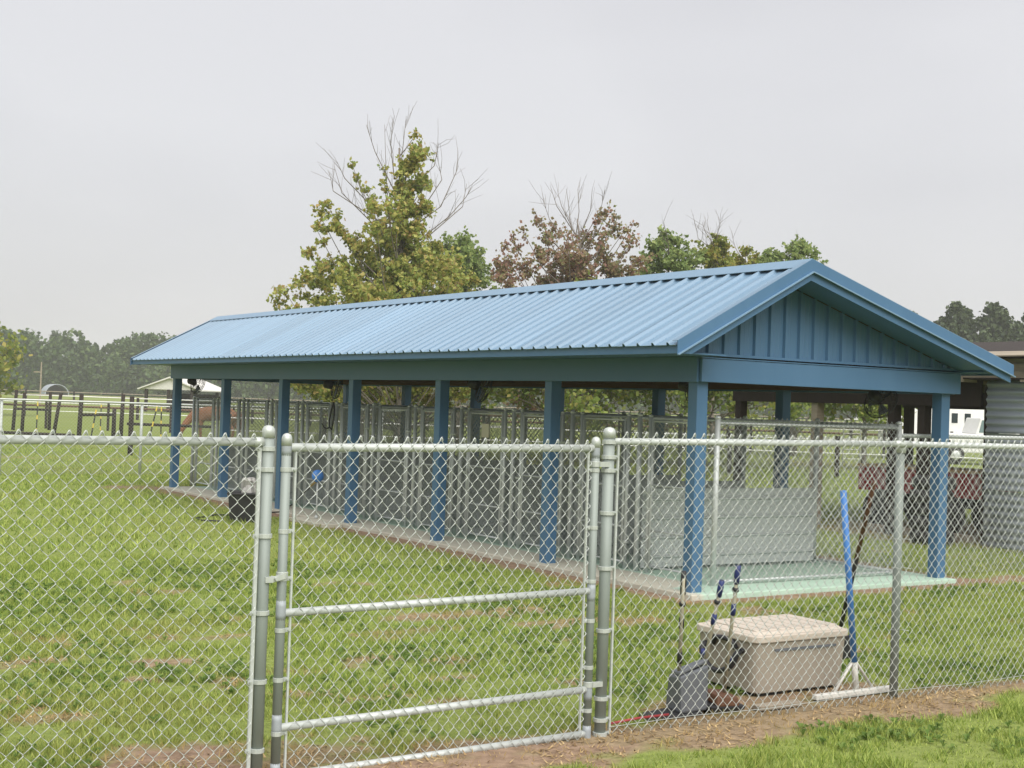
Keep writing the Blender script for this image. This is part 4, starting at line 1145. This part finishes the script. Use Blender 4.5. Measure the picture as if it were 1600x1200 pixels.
for x in (-1.4, 2.2): MB().lathe([(.18, -.12), (.36, -.12), (.39, 0), (.36, .12), (.18, .12)], 18, (x, -.85, .39), 'y').build('wheel', M['rubber'], pk, smooth=True)
for x in (-1.4, 2.2): MB().lathe([(.05, -.13), (.20, -.128), (.20, .12)], 14, (x, -.86, .39), 'y').build('wheel_rim', M['galv'], pk, smooth=True)
tg = empty('tube_gate', (12.9, 52.0, 0), .1, 'small white tube gate seen under the gable beam', 'gate')
MB().tube([(-.33, 0, .0), (-.33, 0, 1.62), (-.28, 0, 1.74), (.28, 0, 1.74), (.33, 0, 1.62), (.33, 0, 0)], .03, 8).tube([(-.33, 0, 1.0), (.33, 0, 1.0)], .025, 6).build('frame', M['white'], tg, smooth=True)
for h in (1.2, .6, .25): MB().tube([(-.33, 0, h), (.33, 0, h)], .02, 6).build('bar', M['white'], tg)

# ------------------------------------------------------------------ trees
def leaves(pts, n, spread, size, rng, up=.35):
    k = rng.integers(0, len(pts), n)
    c = pts[k] + rng.normal(0, 1, (n, 3)) * spread
    a = rng.normal(0, 1, (n, 3)); a /= np.linalg.norm(a, axis=1)[:, None]
    b = rng.normal(0, 1, (n, 3)); b[:, 2] -= up
    b -= a * (a * b).sum(1)[:, None]; b /= np.linalg.norm(b, axis=1)[:, None]
    s = size * (.6 + .8 * rng.random(n))[:, None]
    a = a * s * .45; b = b * s * .6
    v = np.stack([c - a * .25 - b, c + a - b * .1, c + a * .15 + b, c - a - b * .1], 1).reshape(-1, 3)
    return v, np.arange(4 * n).reshape(-1, 4)

def grow_tree(name, label, x, y, H_, prof, r0, m_leaf, n_leaf, leaf=.16, seed=1, limbs=26, z_low=1.4, bare=.2, bare_top=False, cat='tree', group=None, spread=.22, rise=(.35, .9), lean=0., dens=1.0, tw=.010):
    """prof(t): crown radius at relative height t"""
    rg = np.random.default_rng(seed); rd_ = random.Random(seed)
    zb = float(ground_z(np.array(x), np.array(y)))
    e = empty(name, (x, y, zb), 0, label, cat, group)
    mb = MB(); tips = []; wts = []
    tr_pts = [(lean * H_ * (i / 9) ** 1.5 + rg.normal(0, .03) * H_ * .05, rg.normal(0, .03) * H_ * .05, H_ * .97 * i / 9) for i in range(10)]
    tr_pts[0] = (0, 0, -.15)
    mb.tube(tr_pts, [r0 * (1.25 if i == 0 else (1 - i / 9.6) ** .8 + .02) for i in range(10)], 9)
    tp = np.array(tr_pts)
    def on_trunk(z):
        i = np.clip(z / (H_ * .97) * 9, 0, 8.999); k = int(i); f = i - k
        return tp[k] * (1 - f) + tp[k + 1] * f
    def branch(p, d, L_, r, depth, leafy):
        n = 5; pts = [np.array(p)]; d = np.array(d, float)
        for i in range(n):
            d = d + rg.normal(0, .13, 3) + np.array([0, 0, .05]); d /= np.linalg.norm(d)
            pts.append(pts[-1] + d * L_ / n)
        mb.tube([tuple(q) for q in pts], [max(tw * (1 - .5 * i / n), r * (1 - .8 * i / n)) for i in range(n + 1)], 5 if depth == 0 else 4, cap=False)
        if depth >= 1 and leafy and rg.random() < dens:
            for q in pts[2:]: tips.append(q)
        if depth < 2:
            for k in range(6 if depth == 0 else 3):
                t = .25 + .75 * (k + rd_.random()) / (6 if depth == 0 else 3); t = min(t, .99)
                i = int(t * n); q = pts[i] * (1 - (t * n - i)) + pts[i + 1] * (t * n - i)
                s = rg.normal(0, 1, 3); s -= d * (s @ d); s /= np.linalg.norm(s) + 1e-6
                nd = d * .65 + s * .75 + np.array([0, 0, .22]); nd /= np.linalg.norm(nd)
                branch(q, nd, L_ * (.52 if depth == 0 else .5) * (1.1 - .5 * t), r * .48, depth + 1, leafy)
    for i in range(limbs):
        t = (i + .5) / limbs
        z = z_low + (H_ * .95 - z_low) * t ** (1.15 if bare_top else .9)
        az = i * 2.39996 + rg.normal(0, .35)
        R_ = max(.25, prof(z / H_))
        el = rise[0] + (rise[1] - rise[0]) * t + rg.normal(0, .1)
        leafy = rg.random() > (bare if not bare_top else bare + .55 * max(0, t - .55))
        L_ = R_ / max(.62, math.cos(el)) * (.75 + .45 * rg.random())
        if not leafy: L_ *= 1.3
        z0 = max(.6, z - math.sin(el) * L_ * .55)
        branch(on_trunk(z0), (math.cos(az) * math.cos(el), math.sin(az) * math.cos(el), math.sin(el)), L_, r0 * .30 * (1 - .6 * t), 0, leafy)
    mb.build('trunk', M['bark'], e, smooth=True)
    if n_leaf:
        v, f = leaves(np.array(tips), n_leaf, spread, leaf, rg)
        v = v[:]
        link('crown', np_mesh('crown', v, f, m_leaf), e)
    return e
G = lambda r, g, b: (r, g, b, 1)
M['lf_main'] = leaf_mat('sycamore_leaf', [G(0.206, 0.275, 0.073), G(0.294, 0.356, 0.090), G(0.388, 0.425, 0.115), G(0.500, 0.463, 0.138), G(0.438, 0.312, 0.125)], .45)
M['lf_red'] = leaf_mat('reddening_leaf', [G(0.208, 0.240, 0.098), G(0.325, 0.312, 0.143), G(0.390, 0.299, 0.182), G(0.403, 0.234, 0.176), G(0.338, 0.182, 0.150)], .5)
M['lf_green'] = leaf_mat('green_leaf', [G(0.181, 0.261, 0.084), G(0.254, 0.341, 0.116), G(0.355, 0.406, 0.145)], .4)
M['lf_yel'] = leaf_mat('yellow_green_leaf', [G(0.135, 0.189, 0.041), G(0.243, 0.290, 0.061), G(0.351, 0.378, 0.088), G(0.405, 0.324, 0.095)], .4)
M['lf_yard'] = leaf_mat('bright_yard_leaf', [G(.115, .170, .038), G(.185, .250, .055), G(.255, .310, .075), G(.30, .28, .075)], .4)
M['lf_pine'] = leaf_mat('pine_needles', [G(.030, .050, .022), G(.055, .080, .034), G(.085, .110, .050)], .25, .15)
M['lf_wood'] = leaf_mat('wood_foliage', [G(.030, .060, .018), G(.062, .105, .030), G(.110, .150, .046)], .09, .2, .4)

# crowns above the roof: leafy clumps (dx, height, radius) and bare leaders, each given its own depth in the crown
CL_main=[(0.18,10.57,0.19),(0.3,9.99,0.36),(0.01,9.51,0.42),(0.48,9.05,0.46),(-0.13,8.71,0.33),(0.64,8.27,0.36),(0.16,8.09,0.46),(-0.32,9.17,0.19),(-1.82,9.45,0.15),(-1.66,9.04,0.17),(-1.33,8.63,0.19),(-1.04,8.22,0.23),(-0.87,9.48,0.1),(-0.77,8.9,0.13),(-0.98,7.74,0.33),(-0.53,8.07,0.25),(-2.87,7.82,0.33),(-2.63,8.16,0.25),(-2.23,7.38,0.38),(-2.98,7.42,0.23),(-1.84,7.05,0.42),(-1.18,7.29,0.29),(-0.71,7.18,0.46),(0.08,7.41,0.54),(0.76,7.14,0.38),(-1.47,6.73,0.46),(-0.32,6.77,0.57),(-3.08,6.47,0.33),(-2.61,6.27,0.46),(-1.98,6.21,0.54),(-1.14,6.2,0.59),(-0.25,6.14,0.59),(0.58,6.21,0.59),(1.38,6.32,0.5),(-3.83,5.26,0.42),(-3.42,5.62,0.42),(-2.79,5.55,0.59),(-1.85,5.46,0.63),(-0.69,5.33,0.71),(0.46,5.45,0.67),(1.51,5.57,0.59),(-4.23,4.89,0.29),(2.27,5.93,0.33)]
BR_main=[[(-0.68,6.17),(-0.7,8.06),(-0.83,9.42),(-0.95,11.08)],[(-0.74,8.69),(-1.17,10.04),(-1.47,10.88)],[(-0.78,9.11),(-0.65,10.27),(-0.6,11.18)],[(-0.72,8.06),(-0.22,9.97),(-0.13,11.13)],[(0.39,7.47),(1.06,8.29),(1.52,9.4),(1.6,9.65)],[(0.52,6.95),(1.31,8.09),(1.84,8.78),(2.01,9.1)],[(0.77,6.85),(1.77,8.35),(1.87,9.16)],[(1.11,7.91),(1.07,9.17),(0.87,10.01)],[(-1.85,7.39),(-2.21,8.64),(-2.47,9.43)],[(-1.92,7.7),(-2.44,8.63),(-2.59,9.26)],[(-1.93,7.91),(-2.08,9.06),(-2.3,9.52)],[(0.24,8.72),(0.75,9.79),(0.89,10.53)]]
CL_red=[(-2.83,7.72,0.29),(-2.48,8.09,0.29),(-3.06,7.18,0.39),(-2.13,8.52,0.19),(-1.42,8.91,0.29),(-1.28,8.3,0.34),(-1.49,7.52,0.48),(-0.77,7.5,0.39),(0.78,8.98,0.24),(1.11,9.36,0.29),(1.28,8.73,0.39),(0.54,8.37,0.34),(0.92,7.72,0.53),(1.77,8.6,0.24),(2.12,8.91,0.17),(2.0,8.12,0.39),(-0.03,7.33,0.58),(-2.2,7.01,0.58),(1.43,7.13,0.63),(-2.92,6.5,0.53),(-0.98,6.69,0.68),(0.48,6.5,0.68),(2.39,7.41,0.39),(-1.67,9.21,0.15),(1.48,9.08,0.19)]
BR_red=[[(-0.27,7.08),(-0.28,8.78),(-0.49,10.08)],[(-0.28,8.29),(-0.87,9.24),(-1.09,9.91)],[(-0.28,8.29),(0.02,9.27),(-0.05,10.14)],[(-0.23,8.05),(0.44,9.29),(0.46,10.02)],[(-0.53,7.8),(-1.1,8.87),(-1.37,9.66)],[(-0.17,7.81),(0.82,9.3),(0.94,10.03)],[(-0.44,8.53),(-0.64,9.49),(-0.8,10.02)]]
CL_slim=[(-0.16,9.22,0.32),(0.25,8.8,0.43),(-0.55,8.74,0.38),(0.94,8.5,0.43),(-0.81,8.33,0.43),(0.14,8.09,0.59),(1.22,8.13,0.32),(-0.93,7.79,0.49),(0.57,9.13,0.22),(1.48,8.41,0.24)]
BR_slim=[[(0.14,8.09),(-0.02,8.9),(-0.26,9.65)]]
CL_thin=[(-0.07,9.36,0.33),(0.22,8.92,0.33),(-0.19,8.62,0.45),(-0.6,8.47,0.28),(0.41,8.42,0.31),(-0.34,8.98,0.22)]
BR_thin=[[(-0.24,8.37),(-0.35,9.35),(-0.52,10.21)],[(-0.28,8.93),(-0.08,9.64),(-0.04,10.12)],[(-0.31,9.07),(-0.64,9.7),(-0.74,10.09)],[(-0.28,8.87),(-0.86,9.41),(-0.98,9.86)]]
CL_olive=[(0.04,9.1,0.29),(-0.09,8.66,0.37),(0.48,8.83,0.23),(0.25,8.59,0.29),(-0.39,8.97,0.17),(-0.52,8.56,0.26)]
BR_olive=[[(0.05,8.58),(-0.4,9.35),(-0.48,9.78)]]
CL_peep=[(-0.06,9.47,0.37),(-0.43,9.25,0.32),(-1.35,8.99,0.32),(-0.88,8.98,0.32),(0.44,9.28,0.32),(0.85,8.98,0.26),(-0.13,8.89,0.43),(-1.63,8.69,0.26),(1.12,8.7,0.23),(0.22,9.65,0.23)]
BR_peep=[[(-0.18,8.71),(-0.14,9.29),(-0.04,9.82)]]
CL_back=[(-0.8,8.91,0.58),(-0.23,9.13,0.46),(0.32,8.51,0.52),(0.54,7.8,0.63),(-0.33,8.06,0.81),(-1.04,7.6,0.81),(0.99,7.38,0.46),(0.13,7.2,0.75),(-1.5,8.45,0.52),(0.71,8.76,0.29)]
BR_back=[]

def clump_tree(name, label, x, y, clumps, bares, m_leaf, dens, leaf, seed, low=1.7, r0=.18, fill_r=2.8, nfill=16, group='trees behind the shelter', thin=1.):
    rg = np.random.default_rng(seed)
    zb = float(ground_z(np.array(x), np.array(y)))
    e = empty(name, (x, y, zb), 0, label, 'tree', group)
    top = max(c[1] for c in clumps)
    mb = MB()
    cxm = [c[0] for c in clumps if c[1] > top - 2.]
    lean = float(np.mean(cxm)) * .6
    tp = np.array([(lean * (i / 9) ** 1.6 + rg.normal(0, .05), rg.normal(0, .05), top * .96 * i / 9) for i in range(10)]); tp[0] = (0, 0, -.2)
    mb.tube([tuple(p) for p in tp], [r0 * (1.3 if i == 0 else (1 - i / 9.6) ** .8 + .03) for i in range(10)], 9)
    def trunk_at(z):
        i = float(np.clip(z / (top * .96) * 9, 0, 8.999)); k = int(i); return tp[k] * (1 - i + k) + tp[k + 1] * (i - k)
    full = []
    zmin = min(c[1] for c in clumps)
    for (dx, z, r) in clumps:
        dep = rg.normal(0, 1) * (.25 + .55 * max(.0, 1 - abs(dx) / fill_r)) * min(1.6, .25 * (top - z) + .3)
        full.append((dx, dep, z, r))
        if r > .3:      # the same clump again deeper in the crown, so that it is round from every side
            a = rg.uniform(0, 6.28); d = abs(dx) + .3
            full.append((dx * math.cos(a) * .9, d * math.sin(a), z - .1, r * .9))
    for q in range(nfill):
        a = rg.uniform(0, 6.28); rr = fill_r * math.sqrt(rg.random()); z = rg.uniform(low, zmin + .4)
        full.append((rr * math.cos(a), rr * math.sin(a), z, rg.uniform(.45, .75)))
    pts = []
    for (dx, dy, z, r) in full:
        z0 = max(.9, z - (abs(dx) + abs(dy)) * 1.0 - .35)
        p0 = trunk_at(z0); p1 = np.array([dx, dy, z - zb])
        mid = (p0 * .5 + p1 * .5) + np.array([dx * .12, dy * .12, -.10]) + rg.normal(0, .05, 3)
        mb.tube([tuple(p0), tuple(mid), tuple(p1)], [.022 + .010 * abs(dx), .018, .008], 4, cap=False)
        ns = int(6 + 10 * r)
        for k in range(ns):     # twigs that carry the leaves
            d = rg.normal(0, 1, 3); d[2] = d[2] * .7 + .45; d /= np.linalg.norm(d)
            st_ = mid * .25 + p1 * .75 if k % 2 else p1
            tip = st_ + d * r * rg.uniform(.65, 1.5)
            mb.tube([tuple(st_), tuple((st_ + tip) / 2 + rg.normal(0, .02, 3)), tuple(tip)], [.009, .007, .004], 3, cap=False)
            m = max(3, int(dens * r * r * thin / ns))
            t = rg.random((m, 1)) ** .7
            pts.append(st_ * (1 - t) + tip * t + rg.normal(0, .055 + .05 * r, (m, 3)))
    for line in bares:
        dep = rg.normal(0, .4); L = [np.array([p[0], dep + rg.normal(0, .1), p[1] - zb]) for p in line]
        L[0] = trunk_at(L[0][2]) * .6 + L[0] * .4
        n = len(L)
        mb.tube([tuple(p) for p in L], [.022 - .016 * i / (n - 1) for i in range(n)], 5, cap=False)
        for k in range(9):
            i = rg.integers(0, n - 1); t = rg.random(); st_ = L[i] * (1 - t) + L[i + 1] * t
            ax = L[-1] - L[-2]; ax /= np.linalg.norm(ax) + 1e-6
            d = ax + rg.normal(0, .45, 3); d /= np.linalg.norm(d)
            tip = st_ + d * rg.uniform(.35, 1.1)
            mb.tube([tuple(st_), tuple((st_ + tip) / 2 + rg.normal(0, .03, 3)), tuple(tip)], [.008, .006, .004], 3, cap=False)
    mb.build('trunk', M['bark'], e, smooth=True)
    P = np.concatenate(pts)
    v, f = leaves(P, len(P), .0, leaf, rg)
    link('crown', np_mesh('crown', v, f, m_leaf), e)
    return e
clump_tree('sycamore_tree', 'tall yellow-green tree with bare twigs above the roof', -3.6, 45, CL_main, BR_main, M['lf_main'], 2300, .115, 5, fill_r=3.5, nfill=40, r0=.2)
clump_tree('green_tree', 'rounded green tree behind the tall yellow-green one', -2.3, 62, CL_back, BR_back, M['lf_green'], 900, .16, 8, nfill=22)
clump_tree('red_tree', 'reddish-leaved tree with bare upper twigs above the roof', 2.3, 52, CL_red, BR_red, M['lf_red'], 1500, .11, 21, fill_r=2.9, nfill=26, r0=.16)
clump_tree('green_tree', 'slim green tree right of the reddish one', 6.3, 58, CL_slim, BR_slim, M['lf_green'], 1500, .14, 31, fill_r=1.9, nfill=14)
clump_tree('thin_tree', 'thin tree with bare topmost twigs near the gable peak', 8.8, 60, CL_thin, BR_thin, M['lf_yel'], 1700, .135, 41, fill_r=1.4, nfill=10, r0=.13)
clump_tree('green_tree', 'low olive-green tree left of the gable peak', 10.3, 62, CL_olive, BR_olive, M['lf_yel'], 1700, .14, 51, fill_r=1.4, nfill=10, r0=.13)
clump_tree('green_tree', 'green tree peeping over the gable peak', 12.7, 62, CL_peep, BR_peep, M['lf_green'], 1600, .14, 61, fill_r=1.9, nfill=14)
grow_tree('yard_tree', 'low leafy tree seen under the gable beam', 12.6, 49, 4.3, lambda t: 1.6 * np.interp(t, [0, .3, .6, 1], [.9, 1.1, 1, .4]), .10, M['lf_yard'], 9000, .16, 71, 24, 1.7, .05, group='small trees behind the kennels', spread=.22)
grow_tree('yard_tree', 'low leafy tree seen under the roof past the corner post', 6.6, 47, 4.6, lambda t: 2.4 * np.interp(t, [0, .3, .6, 1], [.9, 1.1, 1, .4]), .12, M['lf_yard'], 16000, .15, 81, 30, 1.7, .05, group='small trees behind the kennels', spread=.24)
grow_tree('yard_tree', 'yellow-green low tree seen under the middle of the roof', 1.6, 46, 4.6, lambda t: 2.6 * np.interp(t, [0, .3, .6, 1], [.9, 1.1, 1, .4]), .12, M['lf_yard'], 17000, .15, 91, 30, 1.7, .05, group='small trees behind the kennels', spread=.24)
grow_tree('yard_tree', 'small dark-stemmed tree far behind the middle kennels', -6.5, 60, 4.6, lambda t: 2.4 * np.interp(t, [0, .3, .6, 1], [.9, 1.1, 1, .4]), .11, M['lf_yard'], 9000, .17, 95, 24, 2.0, .05, group='small trees behind the kennels', spread=.26)
grow_tree('field_tree', 'yellowing tree cut by the left picture edge', -36.0, 90, 7.0, lambda t: 2.5 * np.interp(t, [0, .3, .6, 1], [.9, 1.1, 1, .3]), .16, M['lf_yel'], 6500, .28, 99, 22, 1.2, .05, spread=.32)

def pine(name, label, x, y, H_, R_, seed):
    rg = np.random.default_rng(seed); zb = float(ground_z(np.array(x), np.array(y)))
    e = empty(name, (x, y, zb), 0, label, 'tree', 'tall pines at the right')
    mb = MB(); mb.tube([(0, 0, 0), (.15, .1, H_ * .5), (.1, 0, H_ * .96)], [.30, .22, .06], 8)
    vs = []; fs = []; k = 0
    for i in range(26):
        t = (i + .5) / 26; z = H_ * (.18 + .80 * t); az = i * 2.4
        rr = R_ * np.interp(t, [0, .3, .7, .9, 1], [.7, 1, .85, .6, .25]) * (.6 + .5 * rg.random())
        cx, cy = math.cos(az) * rr * .75, math.sin(az) * rr * .75
        mb.tube([(.1, 0, z - .5), (cx * .5, cy * .5, z - .25), (cx, cy, z)], [.07, .05, .02], 4, cap=False)
        n = 360
        p = rg.normal(0, 1, (n, 3)) * np.array([rr * .42, rr * .42, .34]) + np.array([cx, cy, z + .15])
        p[:, 2] -= ((p[:, 0] - cx) ** 2 + (p[:, 1] - cy) ** 2) * .10
        v, f = leaves(p, n, .05, .42, rg, -.3)
        vs.append(v); fs.append(f + k); k += len(v)
    mb.build('trunk', M['bark'], e, smooth=True)
    link('crown', np_mesh('crown', np.concatenate(vs), np.concatenate(fs), M['lf_pine']), e)
for k, (x, y, h, r, lb) in enumerate([(48.6, 150, 13.9, 2.3, 'tallest domed pine above the shelter roof edge'), (52.4, 149, 13.9, 2.2, 'flat-topped pine right of the domed pine'),
                                   (44.3, 152, 12.6, 2.1, 'lower pine left of the domed pine'), (56.3, 150, 13.2, 1.9, 'pine at the right picture edge'),
                                   (46.4, 148, 11.0, 2.1, 'pine half hidden by the roof edge'), (50.6, 147, 10.6, 2.2, 'shorter pine between the two tallest pines'), (54.4, 147, 10.2, 2.0, 'shorter pine above the barn roof'),
                                   (59.5, 151, 13.0, 2.2, 'pine just outside the right picture edge')]):
    pine('pine_tree', lb, x, y, h, r, 200 + k)
grow_tree('field_tree', 'lone dark tree rising above the left woods', -101.5, 305, 13.4, lambda t: 1.0 * np.interp(t, [0, .5, .8, 1], [.3, .6, 1.3, .4]), .2, M['lf_pine'], 1500, .5, 17, 20, 6, .0, spread=.5)

# far woods, one mass of crowns
rg = np.random.default_rng(77); vs = []; fs = []; k = 0
def wood_tree(x, y, H_, R_, n, sz):
    global k
    zb = float(ground_z(np.array(x), np.array(y)))
    nl = 9
    for q in range(nl):
        t = q / (nl - 1)
        c = np.array([x + rg.normal(0, .5) * R_ * .8, y + rg.normal(0, .5) * R_ * .8, zb + H_ * (.10 + .76 * t)])
        d = rg.normal(0, 1, (n // nl, 3)); d /= np.linalg.norm(d, axis=1)[:, None]
        rr = R_ * (.72 - .30 * abs(t - .45)) * (.75 + .35 * rg.random(n // nl))
        p = c + d * rr[:, None] * np.array([1, 1, .75])
        p = p[p[:, 2] > zb - .2]
        v, f = leaves(p, len(p), .15, sz, rg, -.2)
        vs.append(v); fs.append(f + k); k += len(v)
for i in range(130):
    x = -235 + i * 3.6 + rg.normal(0, 1.2)
    wood_tree(x, 285 + rg.normal(0, 6), 12.2 * (.90 + .20 * rg.random()), 4.4 * (.8 + .4 * rg.random()), 1500, .72)
    if i % 2: wood_tree(x, 297 + rg.normal(0, 4), 11.5 * (.85 + .25 * rg.random()), 5.2, 700, 1.2)
    if i % 2 == 0: wood_tree(x + 1.5, 274 + rg.normal(0, 4), 8.2 * (.6 + .5 * rg.random()), 3.6, 900, .62)
wm = np_mesh('far_woods', np.concatenate(vs), np.concatenate(fs), M['lf_wood'])
tag(link('far_woods', wm), 'hazy green belt of woods along the far side of the field', 'woods', kind='stuff')

# ------------------------------------------------------------------ haze
HAZE = .0006
if HAZE:
    m = bpy.data.materials.new('haze_air'); m.use_nodes = True
    t = m.node_tree; t.nodes.clear()
    oo = N(t, 'ShaderNodeOutputMaterial'); pv = N(t, 'ShaderNodeVolumePrincipled')
    pv.inputs['Color'].default_value = (.93, .94, .97, 1); pv.inputs['Density'].default_value = HAZE
    t.links.new(pv.outputs[0], oo.inputs['Volume'])
    hz = MB().box((-615, -95, -1.2), (615, 655, 26)).build('haze', m)
    tag(hz, 'pale damp air over the whole field', 'haze', kind='stuff')
